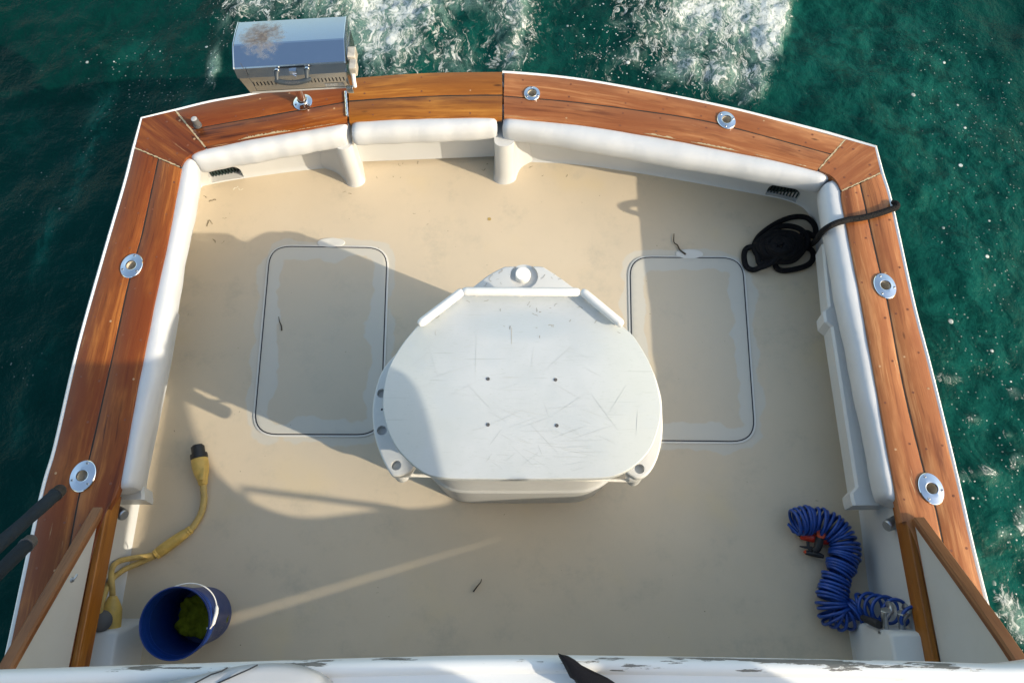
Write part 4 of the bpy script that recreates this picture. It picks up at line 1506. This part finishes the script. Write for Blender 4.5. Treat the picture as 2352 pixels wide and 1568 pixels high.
mb = MB(); mb.prism([(p.x, p.y) for p in ap], 0, ZC - .05, .004)
build('tank_body', mb, M['gel'], tank, smooth=45)
cut(shelf, [(lambda q: (q.lathe([(r_, -.03), (r_, .05)], P(px, py, ZC), 20, cap0=True, cap1=True), q)[1])(MB()) for px, py, r_ in HOLES])
rc = P(1204, 634, ZC)
q = MB(); q.lathe([(.066, -.02), (.066, .05)], rc, 32, cap0=True, cap1=True)
cut(shelf, [q])
for px, py, r_ in HOLES[:5]:
    c = P(px, py, ZC)
    mb = MB()
    mb.lathe([(r_+.012, -.012), (r_+.012, -.20), (r_, -.20), (r_, -.03)], c, 20)
    build('rod_tube', mb, M['gel'], tank)
    mb = MB(); mb.lathe([(r_, 0), (.001, 0)], c + Vector((0,0,-.19)), 16)
    build('tube_end', mb, M['liner'], tank)
mb = MB()
mb.lathe([(.072, -.03), (.072, -.0205), (0, -.0205)], rc, 32)
build('filler_recess', mb, M['gel'], tank)
kc = P(1201, 634, ZC - .012)
mb = MB(); mb.lathe([(.036, -.01), (.0365, .020), (.034, .025), (0, .026)], kc, 28)
build('filler_cap', mb, M['white_plastic'], tank)
# stains on the aft part of the shelf
mb = MB()
def smear(px, py, n, sz, w):
    c = P(px, py, ZC + .0008); hd = rr.random()*6.28; path = []
    for k in range(n):
        path.append(c.copy()); hd += rr.uniform(-1,1); c = c + Vector((math.cos(hd), math.sin(hd), 0))*sz
    va = []
    for i, p in enumerate(path):
        t = (path[min(i+1, n-1)] - path[max(i-1, 0)]).normalized(); q = Vector((-t.y, t.x, 0))
        va += [p + q*w*rr.uniform(.3,1), p - q*w*rr.uniform(.3,1)]
    mb.add(va, [(2*i, 2*i+1, 2*i+3, 2*i+2) for i in range(n-1)], 0)
for a in ((1132,630,5,.012,.004),(1145,628,4,.01,.005),(1118,650,4,.008,.003),(1150,648,3,.006,.003),(1252,630,5,.008,.003),(1282,642,3,.008,.004),(1266,636,3,.006,.002),(1140,642,3,.006,.003),(1275,628,3,.006,.002)):
    smear(*a)
append(shelf, mb, [plain('grey_smear', (.36,.36,.35), .8, var=.2)])
# bungee cord slung round the front
mb = MB()
fr = [p for p in body_ring(.925,.838,-.004,.27)]
front = sorted([p for p in fr if p.y < cy - .33], key=lambda p: p.x)
hookL, hookR = P(902,1090,.66), P(1448,1103,.66)
path = [hookL] + front + [hookR]
path = resample(catmull(resample(path, 24), 4), 90)
mb.tube(path, .0075, 8)
build('bungee_cord', mb, M['cord'], tank)
for px, py in ((935,1080), (1452,1092)):
    c = P(px, py, ZC - .07)
    mb = MB(); mb.rbox(c, (.05,.05,.07), .01); mb.tube([c, c + Vector((0,.10,.0))], .012, 8)
    build('shelf_bracket', mb, M['gel'], tank)

# ------------------------------------------------------------------ grill on its post
gpost = P(696, 236, ZB)
grill = thing('grill', gpost, 'stainless steel box grill with a rusty lid, mounted on a post over the transom board', 'grill')
gl, gr_ = P(537,159.6,1.035), P(793,144.8,1.035)
gang = math.atan2(gr_.y - gl.y, gr_.x - gl.x)
GW = (gr_ - gl).length
gmid = (gl + gr_)/2
GR = Matrix.Rotation(gang, 3, 'Z')
def G(x, y, z):
    v = GR @ Vector((x, y, 0)); return Vector((gmid.x + v.x, gmid.y + v.y, z))
class GObj:
    pass
def gbuild(name, mb, mats, smooth=30):
    """part of the grill: local axes along the box so that the rust pattern can be placed on it"""
    off = Vector((gmid.x, gmid.y, 1.0))
    inv = GR.transposed()
    mb.v = [tuple(inv @ (Vector(v) - off)) for v in mb.v]
    o = build(name, mb, mats, None, smooth)
    o.parent = grill
    o.location = off - ORIGIN[grill.name]
    o.rotation_euler = (0, 0, gang)
    return o
def yz_for(py, y):
    """height at which the picture line py crosses depth y behind the lid's front edge, at mid width"""
    al = PITCH + math.atan((784-py)/F)
    return CAM_Z - y/math.tan(al)
y0 = gmid.y
hw = GW/2
lidp = [(y0-.004, yz_for(173.5, y0-.004)), (y0, 1.035), (y0+.004, 1.041)]
yf = y0 + .112; zf = yz_for(98.5, yf)
yb_ = y0 + .305; zb_ = yz_for(45.0, yb_)
lidp += [(y0+.08, 1.041*.30 + zf*.70 + .002), (yf, zf), (yf+.01, zf-.0005), (y0+.21, zf*.5+zb_*.5+.004), (yb_, zb_), (yb_+.012, zb_-.02), (yb_+.014, lidp[0][1])]
zl = lidp[0][1]
mb = MB()
mb.loft([[G(x, y-y0, z) for y, z in lidp] for x in (-hw, hw)], True, True, True)
gbuild('lid', mb, M['lid'], 8)
mb = MB()
for x in (-hw, hw):
    s = 1 if x > 0 else -1
    pr = [(y - y0, z) for y, z in lidp]
    cyy = sum(p[0] for p in pr)/len(pr); czz = sum(p[1] for p in pr)/len(pr)
    mb = MB(); mb.tube([G(x, y, z) for y, z in pr[1:-1]], .0035, 6)
    gbuild('lid_edge', mb, M['chrome'])
ybot = y0 + .022; zbot = yz_for(212, ybot)
bodyp = [(y0-.001, zl-.002), (ybot, zbot+.012), (ybot+.012, zbot), (yb_-.04, zbot), (yb_+.01, zl-.002)]
mb = MB()
mb.loft([[G(x*(.985 if z > zl-.05 else .925), y-y0, z) for y, z in bodyp] for x in (-hw, hw)], True, True, True)
body = gbuild('grill_body', mb, M['steel'], 20)
# front face frame
fa, fb_ = Vector((0, y0-.001-y0, zl-.002)), Vector((0, ybot-y0, zbot+.012))
def front(f, x, out=.001):
    y = fa.y + (fb_.y-fa.y)*f; z = fa.z + (fb_.z-fa.z)*f
    return G(x, y - out, z)
mb = MB()
for k in range(26):
    if k in (12, 13): continue
    if k == 14:
        gbuild('vent_row', mb, M['dark'], 0); mb = MB()
    x = -hw*.78 + k*(hw*1.66/25)
    p = [front(.30, x-.0028), front(.30, x+.0028), front(.52, x+.0036), front(.52, x-.0022)]
    mb.add(p, [(0,1,2,3)], 0)
gbuild('vent_row', mb, M['dark'], 0)
mb = MB()
for x, f0, f1 in ((-hw*.80, -.9, .18), (-hw*.79, .2, .85)):
    mb.add([front(f0, x-.0012, .0013), front(f0, x+.0012, .0013), front(f1, x+.0012, .0013), front(f1, x-.0012, .0013)], [(0,1,2,3)], 0)
gbuild('panel_seam', mb, M['grey_rubber'], 0)
# handle with two standoffs
hz = (zl + 1.035)/2
mb = MB()
for x in (-hw*.24, hw*.30):
    a = G(x, -.006, hz + .014)
    mb.lathe([(.0, .0), (.0135, .0), (.015, .008), (.0125, .016)], a, 16, 1, mtx=Vector((0,-1,.25)).to_track_quat('Z','Y').to_matrix())
    mb.tube([a + Vector((0,-.014,.002)), a + Vector((0,-.03,-.002)), a + Vector((0,-.046,-.016))], [.0125,.0105,.009], 12, 0)
hp = [G(-hw*.30 + hw*.66*t, -.052 - .010*math.sin(math.pi*t), hz - .006 - .012*math.sin(math.pi*t)) for t in [k/14 for k in range(15)]]
mb.tube(hp, [.008,.0115] + [.013]*11 + [.0115,.008], 12, 0, flat=1.0)
gbuild('handle', mb, [M['handle'], M['chrome']])
mb = MB()
mb.box(G(hw*.03, -.006, hz-.004), (.034,.012,.024)); mb.tube([G(-.004+hw*.03,-.015,hz-.012), G(.012+hw*.03,-.02,hz-.02)], .004, 8)
gbuild('latch', mb, M['chrome'])
def text_mesh(txt, size, mtx, ext=.0006):
    cu = bpy.data.curves.new('txt', 'FONT'); cu.body = txt; cu.size = size; cu.align_x = 'CENTER'; cu.align_y = 'CENTER'; cu.extrude = ext
    o = bpy.data.objects.new('txt', cu); COL.objects.link(o)
    bpy.context.view_layer.update()
    dg = bpy.context.evaluated_depsgraph_get()
    me = bpy.data.meshes.new_from_object(o.evaluated_get(dg))
    mb = MB()
    mb.add([mtx @ v.co for v in me.vertices], [tuple(p.vertices) for p in me.polygons])
    bpy.data.objects.remove(o); bpy.data.curves.remove(cu); bpy.data.meshes.remove(me)
    return mb
def frame(o, xd, yd):
    xd = xd.normalized(); zd = xd.cross(yd).normalized(); yd = zd.cross(xd)
    return Matrix(((xd.x, yd.x, zd.x, o.x), (xd.y, yd.y, zd.y, o.y), (xd.z, yd.z, zd.z, o.z), (0,0,0,1)))
ux = GR @ Vector((1,0,0))
dn = (front(0, 0) - front(1, 0)).normalized()
mb = MB()
mb.add([front(.62, hw*.50, .0012), front(.62, hw*.86, .0012), front(.86, hw*.86, .0012), front(.86, hw*.50, .0012)], [(0,1,2,3)])
gbuild('name_plate', mb, M['zinc'], 0)
gbuild('lettering', text_mesh('MAGMA', .026, frame(front(.74, hw*.68, .0025), ux, dn)), M['grey_cap'], 0)
mid = hp[7]
gbuild('lettering', text_mesh('MAGMA', .020, frame(mid + Vector((0,-.0085,.0100)), ux, Vector((0,.75,.66)))), M['grey_rubber'], 0)
# regulator bracket on the right end
mb = MB()
mb.rbox(G(hw+.026, .085, .99), (.040,.065,.06), .006); mb.rbox(G(hw+.030, .018, .98), (.036,.06,.06), .006)
gbuild('side_bracket', mb, M['bracket'])
mb = MB(); mb.tube([G(hw+.026, -.01, .97), G(hw+.024, -.025, .94), G(hw+.022, -.03, .90)], .010, 10)
gbuild('gas_pipe', mb, M['white_plastic'])
mb = MB()
mb.box(G(hw+.003, .12, (zl+zbot)/2+.02), (.005,.27,.14)); mb.rbox(G(hw-.012, -.004, zbot+.03), (.035,.02,.04), .004)
gbuild('end_plate', mb, M['steel'])
mb = MB(); mb.add([front(.88, -hw*.9, .0016), front(.90, hw*.9, .0016), front(1.0, hw*.9, .0016), front(1.0, -hw*.9, .0016)], [(0,1,2,3)])
gbuild('lower_lip', mb, M['grey_cap'], 0)
# post and its flange
mb = MB()
ptop = Vector((gpost.x + .002, gpost.y + .03, zbot + .05))
mb.tube([gpost + Vector((0,0,.004)), gpost.lerp(ptop, .5), ptop], .0225, 20)
mb.lathe([(.03,0.012),(.031,.02),(.026,.024)], gpost, 20)
build('post', mb, M['chrome'], grill)
mb = MB()
mb.lathe([(1.0*.054,.0015),(.054,.005),(.050,.0075),(.036,.011),(.030,.014)], gpost, 36, sx=.97, sy=1.04)
build('flange', mb, M['chrome'], grill)
for a in (-150, -30, 90):
    s = gpost + Vector((.042*math.cos(R(a)), .043*math.sin(R(a)), .0105))
    mb = MB(); mb.lathe([(.007,-.002),(.0068,.001),(.003,.003)], s, 12, cap1=True)
    build('screw', mb, M['zinc'], grill)

# ------------------------------------------------------------------ bucket and what lies in it
br = P(405, 1431, .36); bb = P(475, 1411, .0)
bucket = thing('bucket', (bb.x, bb.y, 0), 'open blue plastic bucket with a thin white handle, tilted, a towel inside', 'bucket')
axd = (br - bb)
axd = Vector((br.x-bb.x, br.y-bb.y, .36)); H = axd.length; axd.normalize()
BQ = axd.to_track_quat('Z', 'Y').to_matrix()
# rest the low edge on the deck
lowz = min((BQ @ Vector((.128*math.cos(a), .128*math.sin(a), 0))).z for a in [k*.1 for k in range(63)])
bo = Vector((bb.x, bb.y, -lowz + .002))
mb = MB()
prof = [(0, .006), (.120, .006), (.126, 0), (.130, .006), (.143, H-.075), (.150, H-.074), (.150, H-.060), (.1445, H-.058), (.1455, H-.045), (.152, H-.044), (.152, H-.032), (.146, H-.030), (.1475, H-.010), (.156, H-.009), (.157, H-.001), (.155, H+.002), (.151, H+.001), (.148, H-.006), (.1285, .012), (0, .012)]
mb.lathe(prof, bo, 56, mtx=BQ)
build('bucket_shell', mb, M['bucket'], bucket, smooth=40)
def BK(ang, r, h): return bo + BQ @ Vector((r*math.cos(ang), r*math.sin(ang), h))
mb = MB()
path = []
a0, a1 = R(96), R(-10)
for k in range(31):
    t = k/30
    a = a0 + (a1-a0)*t
    path.append(BK(a, .1555 + .022*math.sin(math.pi*t), H-.035 - .035*math.sin(math.pi*t)))
mb.tube(path[:24], .0030, 8, 0)
build('bucket_handle', mb, M['cord'], bucket)
mb = MB(); mb.tube([path[22], path[23], path[25], path[29], path[30]], [.005,.0085,.0085,.0085,.005], 10)
mb.tube([path[30], path[30] + Vector((-.008,-.012,0)), path[30] + Vector((-.022,-.012,.004))], .004, 8)
build('handle_grip', mb, M['white_plastic'], bucket)
# printed panel on the outside
mb = MB()
def onb(a, h, d=.0012):
    return BK(a, .130 + (.143-.130)*(h/(H-.075)) + d, h)
for h0, h1, aa, ab in ((.06,.063,-.9,-.1),(.255,.258,-.9,-.1)):
    n = 12
    va = []
    for k in range(n):
        a = aa + (ab-aa)*k/(n-1); va += [onb(a, h0), onb(a, h1)]
    mb.add(va, [(2*k, 2*k+1, 2*k+3, 2*k+2) for k in range(n-1)])
rr = random.Random(9)
for k in range(34):
    a = rr.uniform(-.8, -.2); h = rr.uniform(.10, .23); w = rr.uniform(.01,.03); hh = rr.uniform(.003,.007)
    mb.add([onb(a,h), onb(a+w,h), onb(a+w,h+hh), onb(a,h+hh)], [(0,1,2,3)])
build('printed_panel', mb, M['grey_cap'], bucket, smooth=0)
# crumpled towel
tw = bo + BQ @ Vector((.012, .0, .075))
bm = bmesh.new()
bmesh.ops.create_icosphere(bm, subdivisions=5, radius=1)
rr = random.Random(4)
from mathutils import noise as mnoise
mb = MB()
vs = []
for v in bm.verts:
    p = v.co.copy()
    f = 1 + .45*(mnoise.noise(p*1.5 + Vector((3,1,2)))) + .34*abs(mnoise.noise(p*2.6)) - .10*abs(mnoise.noise(p*5))
    q = Vector((p.x*.088*f, p.y*.092*f, p.z*.060*f))
    vs.append(tw + BQ @ q)
mb.add(vs, [tuple(v.index for v in f.verts) for f in bm.faces])
bm.free()
to = build('towel', mb, M['towel'], None, smooth=60, origin=tw)
tag(to, 'crumpled olive green towel lying inside the blue bucket', 'towel')

# ------------------------------------------------------------------ shore power cord
def C4(x, y, z): return P(x/2.668, 980 + y/2.668, z)
cordt = thing('power_cord', C4(1245, 400, 0), 'yellow power cord with a black socket end, curving over the deck above the bucket', 'power cord')
mb = MB()
a = C4(1213, 160, .05); b = C4(1245, 360, .035)
pts = [C4(1245,345,.035), C4(1250,450,.025), C4(1232,530,.02), C4(1195,595,.02), C4(1165,630,.024)]
cv = catmull(pts, 6)
mb.tube(cv, .0165, 12)
build('cable', mb, M['yellow_dirty'], cordt, smooth=60); mb = MB()
pts = [C4(950,790,.022), C4(860,830,.02), C4(760,875,.06), C4(690,930,.16), C4(655,985,.25), C4(628,1060,.29), C4(608,1150,.28), C4(600,1190,.24)]
mb.tube(catmull(pts, 6), .0135, 12)
build('cable', mb, M['yellow_dirty'], cordt, smooth=60); mb = MB()
pts = [C4(950,780,.03), C4(880,793,.035), C4(800,805,.06), C4(730,822,.12), C4(692,855,.19), C4(682,905,.24), C4(685,960,.25), C4(690,1030,.23)]
mb.tube(catmull(pts, 6), .0135, 12)
build('cable', mb, M['yellow_dirty'], cordt, smooth=60)
mb = MB()
p0, p1 = C4(1222,195,.05), C4(1246,358,.036)
ks = [0, .12, .3, .55, .8, .97, 1.0]
mb.tube([p0.lerp(p1, k) for k in ks], [.041,.043,.043,.037,.026,.022,.016], 16)
pd = (p1-p0).normalized()
c = p0.lerp(p1, .62) + Vector((.012,0,.030))
mb.rbox(c, (.026,.07,.018), .008, rot=Matrix.Rotation(R(4), 3, 'Z'))
build('plug_body', mb, M['yellow'], cordt, smooth=60)
mb = MB()
mb.tube([p0 - pd*.028, p0 - pd*.026, p0 - pd*.006, p0 - pd*.002], [.030,.043,.044,.043], 20)
mb.tube([p0 - pd*.068, p0 - pd*.066, p0 - pd*.027], [.024,.034,.034], 20)
mb.tube([p0 - pd*.074, p0 - pd*.067], [.026,.027], 20, caps=False)
build('socket_ring', mb, M['black_rubber'], cordt)
mb = MB()
q0, q1 = C4(1172,625,.028), C4(950,785,.03)
ks = [0, .03, .06, .09, .12, .16, .3, .5, .75, .88, .9, .93, .95, .98, 1.0]
rs = [.018,.0225,.0195,.0225,.0195,.023,.0255,.028,.0285,.028,.0245,.027,.0245,.026,.019]
mb.tube([q0.lerp(q1, k) for k in ks], rs, 16)
build('splitter', mb, M['yellow'], cordt, smooth=50)
for (cx_, ii) in ((INL[0], 0), (INL[1], 1)):
    mb = MB()
    s = cx_ + Vector((0,.03,.006))
    e = C4(690,1035,.23) if ii == 0 else C4(600,1180,.24)
    ks = [0, .04, .08, .35, .62, .8, .95, 1]
    mb.tube([s.lerp(e, k) for k in ks], [.041,.043,.040,.043,.043,.034,.022,.017], 16)
    build('plug_body', mb, M['yellow'], cordt, smooth=50)

# ------------------------------------------------------------------ blue coiled hose and nozzle
def C5(x, y, z): return P((2880 + x/2.6133)/1.63265, (1850 + y/2.6133)/1.63265, z)
hose = thing('coil_hose', C5(700, 600, 0), 'bright blue coiled hose with a red spray nozzle, lying on the deck', 'hose')
ax = [(262,285),(345,262),(450,262),(555,285),(650,345),(722,425),(752,520),(752,600),(728,680),(700,760),(668,840),(650,920),(628,1010),(628,1090),(668,1185),(740,1215),(800,1180),(870,1120)]
axis_w = resample(catmull([C5(x, y, .075) for x, y in ax], 8), 900)
ax2 = [(870,1120),(920,1108),(970,1105),(1040,1112),(1110,1125),(1180,1140),(1260,1160),(1340,1175),(1420,1195),(1480,1225)]
axis_w2 = resample(catmull([C5(x, y, (.09,.10,.12,.16,.21,.26,.31,.35,.38,.39)[i]) for i, (x, y) in enumerate(ax2)], 8), 300)
def helix(axis, turns, rad, phase, wob, flat=1.0, dens=None):
    out = []
    n = len(axis)
    rr = random.Random(3)
    wb = [rr.uniform(-1,1) for _ in range(int(turns)+3)]
    for i in range(n):
        f = i/(n-1)
        t = (axis[min(i+1,n-1)] - axis[max(i-1,0)]).normalized()
        a = t.cross(Vector((0,0,1))).normalized(); u = a.cross(t)
        ff = f if turns > 20 else 1.45*f - .45*f*f
        an = 2*math.pi*turns*ff + phase
        k = int(turns*f); g = turns*f - k
        w = wb[k]*(1-g) + wb[k+1]*g
        r = rad(f)*(1 + .15*w)
        out.append(axis[i] + a*math.cos(an)*r + u*math.sin(an)*r*flat + t*w*wob)
    return out
dense = [axis_w[0].lerp(axis_w[0],0)]
hx1 = helix(resample(axis_w, 1500), 43, lambda f: .064 + .003*math.sin(f*17), 0, .011)
hx2 = helix(resample(axis_w2, 420), 5.6, lambda f: .064 - .016*f, 0, .004)
for p in hx1 + hx2: p.z = max(p.z, .010)
mb = MB()
start = [C5(300,385,.03), C5(245,370,.05), C5(200,300,.07)]
allp = start + hx1 + hx2
mb.tube(allp, .0082, 7)
build('hose_tube', mb, M['hose'], hose, smooth=70)
mb = MB()
mb.tube([C5(930,1215,.20), C5(1040,1260,.30), C5(1090,1285,.34)], [.014,.019,.017], 10)
build('hose_fitting', mb, M['black_rubber'], hose)
mb = MB(); mb.tube([C5(290,385,.03), C5(330,410,.035)], .012, 10)
build('hose_fitting', mb, M['black_rubber'], hose)
noz = build('spray_nozzle', MB(), M['red'], hose)
mb = MB()
mb.tube([C5(318,405,.035), C5(330,408,.036), C5(440,435,.04), C5(470,440,.042), C5(560,450,.045), C5(600,450,.045)], [.018,.022,.023,.020,.026,.022], 14)
build('nozzle_barrel', mb, M['red'], noz)
mb = MB(); mb.lathe([(.017,.0),(.022,.004),(.022,.02),(.017,.024),(0,.024)], C5(508,405,.07), 16)
build('nozzle_ring', mb, M['orange'], noz)
mb = MB()
mb.tube([C5(510,415,.075), C5(500,480,.07), C5(480,540,.055), C5(440,560,.05)], [.019,.022,.020,.016], 12)
mb.tube([C5(390,470,.05), C5(395,530,.05), C5(420,560,.05)], .008, 8)
mb.tube([C5(310,515,.05), C5(360,525,.052), C5(430,530,.055)], [.003,.006,.008], 8)
mb.tube([C5(370,575,.04), C5(420,585,.042), C5(500,600,.045), C5(545,618,.045)], [.011,.014,.014,.009], 12)
mb.tube([C5(470,540,.05), C5(455,590,.045)], .016, 10)
build('trigger', mb, M['black_rubber'], noz)
mb = MB(); mb.tube([C5(355,560,.04), C5(372,578,.04)], .008, 8)
build('nozzle_tip', mb, M['orange'], noz)

# ------------------------------------------------------------------ black dock line
def C3(x, y, z): return P((2600 + x/1.8895)/1.63265, (300 + y/1.8895)/1.63265, z)
rope_paths = []
main = [C3(1405,872,.48), C3(1436,876,.515), C3(1440,900,.52), C3(1390,920,.52), C3(1300,950,.518), C3(1190,978,.518), C3(1110,988,.518), C3(1060,1000,.522), C3(1010,1015,.522), C3(960,1040,.510), C3(920,1068,.46), C3(895,1098,.36), C3(875,1130,.20), C3(850,1155,.07), C3(815,1165,.03),
        C3(760,1120,.05), C3(800,1080,.05), C3(862,1110,.04), C3(862,1040,.03), C3(820,985,.02), C3(760,968,.02), C3(680,978,.02), C3(600,1010,.02), C3(520,1060,.02), C3(455,1120,.02), C3(430,1190,.03), C3(470,1250,.05), C3(570,1270,.06), C3(690,1250,.06), C3(790,1190,.06), C3(810,1120,.06), C3(760,1060,.05), C3(680,1035,.05), C3(600,1045,.05), C3(520,1100,.06), C3(470,1170,.07)]
rr = random.Random(8)
cw = Vector((0,0,0))
for k in range(88):
    a = R(200) - k*.62
    s = 1 - .0092*k
    main.append(C3(620 + 185*s*math.cos(a) + rr.uniform(-14,14), 1180 + (112*s)*math.sin(a) + rr.uniform(-10,10), .05 + .0011*k + rr.uniform(-.006,.012)))
tail = [main[-1], C3(560,1290,.08), C3(470,1330,.05), C3(420,1345,.02), C3(375,1320,.02), C3(360,1250,.02), C3(375,1195,.02), C3(430,1185,.04), C3(455,1240,.05), C3(470,1300,.05), C3(520,1290,.06), C3(590,1260,.07),
        C3(640,1220,.09), C3(740,1200,.08), C3(810,1190,.03), C3(848,1225,.02), C3(842,1280,.02), C3(790,1320,.02), C3(700,1345,.02), C3(625,1350,.02), C3(585,1325,.02), C3(590,1285,.03), C3(660,1240,.06)]
mb = MB()
mb.tube(resample(catmull(main, 6), 900), .0165, 9)
mb.tube(resample(catmull(tail, 6), 260), .0165, 9)
over = [main[0], C3(1400,880,.50), C3(1395,880,.40), C3(1385,882,.25)]
over = [main[0] + Vector((0,0,0)), main[0] + Vector((.012,-.002,-.05)), main[0] + Vector((.0,-.004,-.2)), main[0] + Vector((-.05,-.01,-.6))]
mb.tube([Vector(p) for p in over], .0165, 9)
ro = build('dock_line', mb, M['rope'], None, smooth=70, origin=C3(620,1180,0))
tag(ro, 'thick black rope piled on the deck, its end led over the side rail', 'rope')

# ------------------------------------------------------------------ two rods with foam grips poking in at the left
def rod(tip_px, z0, far, z1, label, rad, cap):
    a, b = P(*tip_px, z0), P(*far, z1)
    d = (b-a).normalized()
    r = thing('rod_butt', a, label, 'fishing rod', 'foam gripped rod butts beside the rail')
    mb = MB(); L = (b-a).length
    n = 14
    mb.tube([a + d*(.05 + (L-.05)*k/n) for k in range(n+1)], [rad*(.98 + .05*math.sin(k*1.1)) for k in range(n+1)], 18)
    build('foam_grip', mb, M['foam_blue'], r, smooth=60)
    mb = MB()
    mb.tube([a, a + d*.004, a + d*.012, a + d*.045, a + d*.047, a + d*.055, a + d*.057], [rad*.55, rad*.85, rad*1.0, rad*1.03, rad*1.13, rad*1.13, rad*.9], 20)
    build('butt_cap', mb, M['grey_rubber'] if cap else M['black_rubber'], r, smooth=50)
rod((142,1122), 1.15, (-170,1400), 1.78, 'upper of two dark blue foam gripped rod butts, its cap over the teak rail', .0225, False)
rod((74,1238), 1.10, (-190,1500), 1.70, 'lower foam gripped rod butt, its cap over the white hull edge', .0245, True)

# ------------------------------------------------------------------ on the flybridge edge
mb = MB()
out = [(1284,1499),(1291,1502),(1306,1505),(1320,1513),(1336,1526),(1360,1538),(1385,1550),(1398,1556),(1416,1568),(1470,1610),(1400,1625),(1345,1600),(1322,1562),(1312,1556),(1298,1528),(1286,1507)]
top = [P(x, y, ZF + .055) for x, y in out]
cen = sum(top, Vector())/len(top)
rings = []
for s_, z in ((1.0, .012), (1.0, .03), (.97, .05), (.85, .06), (.5, .064)):
    rings.append([Vector((cen.x + (p.x-cen.x)*s_, cen.y + (p.y-cen.y)*s_, ZF + z)) for p in top])
mb.loft(rings, True, True, True)
so = build('strap_end', mb, M['black_cloth'], None, smooth=40, origin=(cen.x, cen.y, ZF))
tag(so, 'pointed black strap end lying over the flaking white ledge', 'strap')
mb = MB()
cpx = [(370,1568),(470,1545),(520,1533),(560,1526),(590,1523),(640,1523),(690,1531),(725,1545),(752,1568),(760,1640),(300,1640)]
c0 = PL(cpx, ZF + .05)
pc = catmull(c0[1:9], 5)
olp = [c0[0]] + pc + c0[9:]
mb.prism([(p.x, p.y) for p in olp], ZF - .012, ZF + .055, .02)
cu = thing('cushion', (P(560,1600,ZF).x, P(560,1600,ZF).y, ZF), 'rounded grey cushion with dark piping on the white ledge', 'cushion')
build('cushion_pad', mb, M['cushion'], cu, smooth=50)
mb = MB()
mb.tube([P(447,1568,ZF+.057), P(485,1548,ZF+.059), P(510,1540,ZF+.055), P(523,1532,ZF+.05)], .0017, 6)
mb.tube([P(500,1568,ZF+.057), P(540,1550,ZF+.059), P(572,1536,ZF+.059), P(592,1526,ZF+.053)], .0017, 6)
build('piping', mb, M['piping'], cu)
mb = MB()
mb.tube([P(690,1580,ZF+.02), P(694,1564,ZF+.02), P(706,1558,ZF+.022), P(722,1559,ZF+.02), P(731,1575,ZF+.02)], .009, 10)
ko = build('pull_loop', mb, M['black_cloth'], None, smooth=50, origin=P(712,1565,ZF))
tag(ko, 'small dark loop beside the grey cushion on the ledge', 'loop')

# ------------------------------------------------------------------ twigs on the deck
def twig(pts, lab, w=.0028):
    mb = MB()
    p = catmull([P(x, y, .0095 + .002*(i % 2)) for i, (x, y) in enumerate(pts)], 5)
    n = len(p)
    mb.tube(p, [w*(1.5 - .9*i/(n-1)) for i in range(n)], 6)
    o = build('twig', mb, M['twig'], None, smooth=50, origin=p[0])
    tag(o, lab, 'twig')
twig([(1575,584),(1562,574),(1556,563),(1548,556),(1548,537)], 'crooked dark twig at the notch of the shaded hatch', .004)
twig([(647,759),(646,748),(642,738),(640,727)], 'thin dark twig lying on the sunlit-edged left hatch lid')
twig([(1087,1358),(1096,1346),(1104,1336),(1106,1329)], 'small forked twig on the open deck in front of the bait tank')
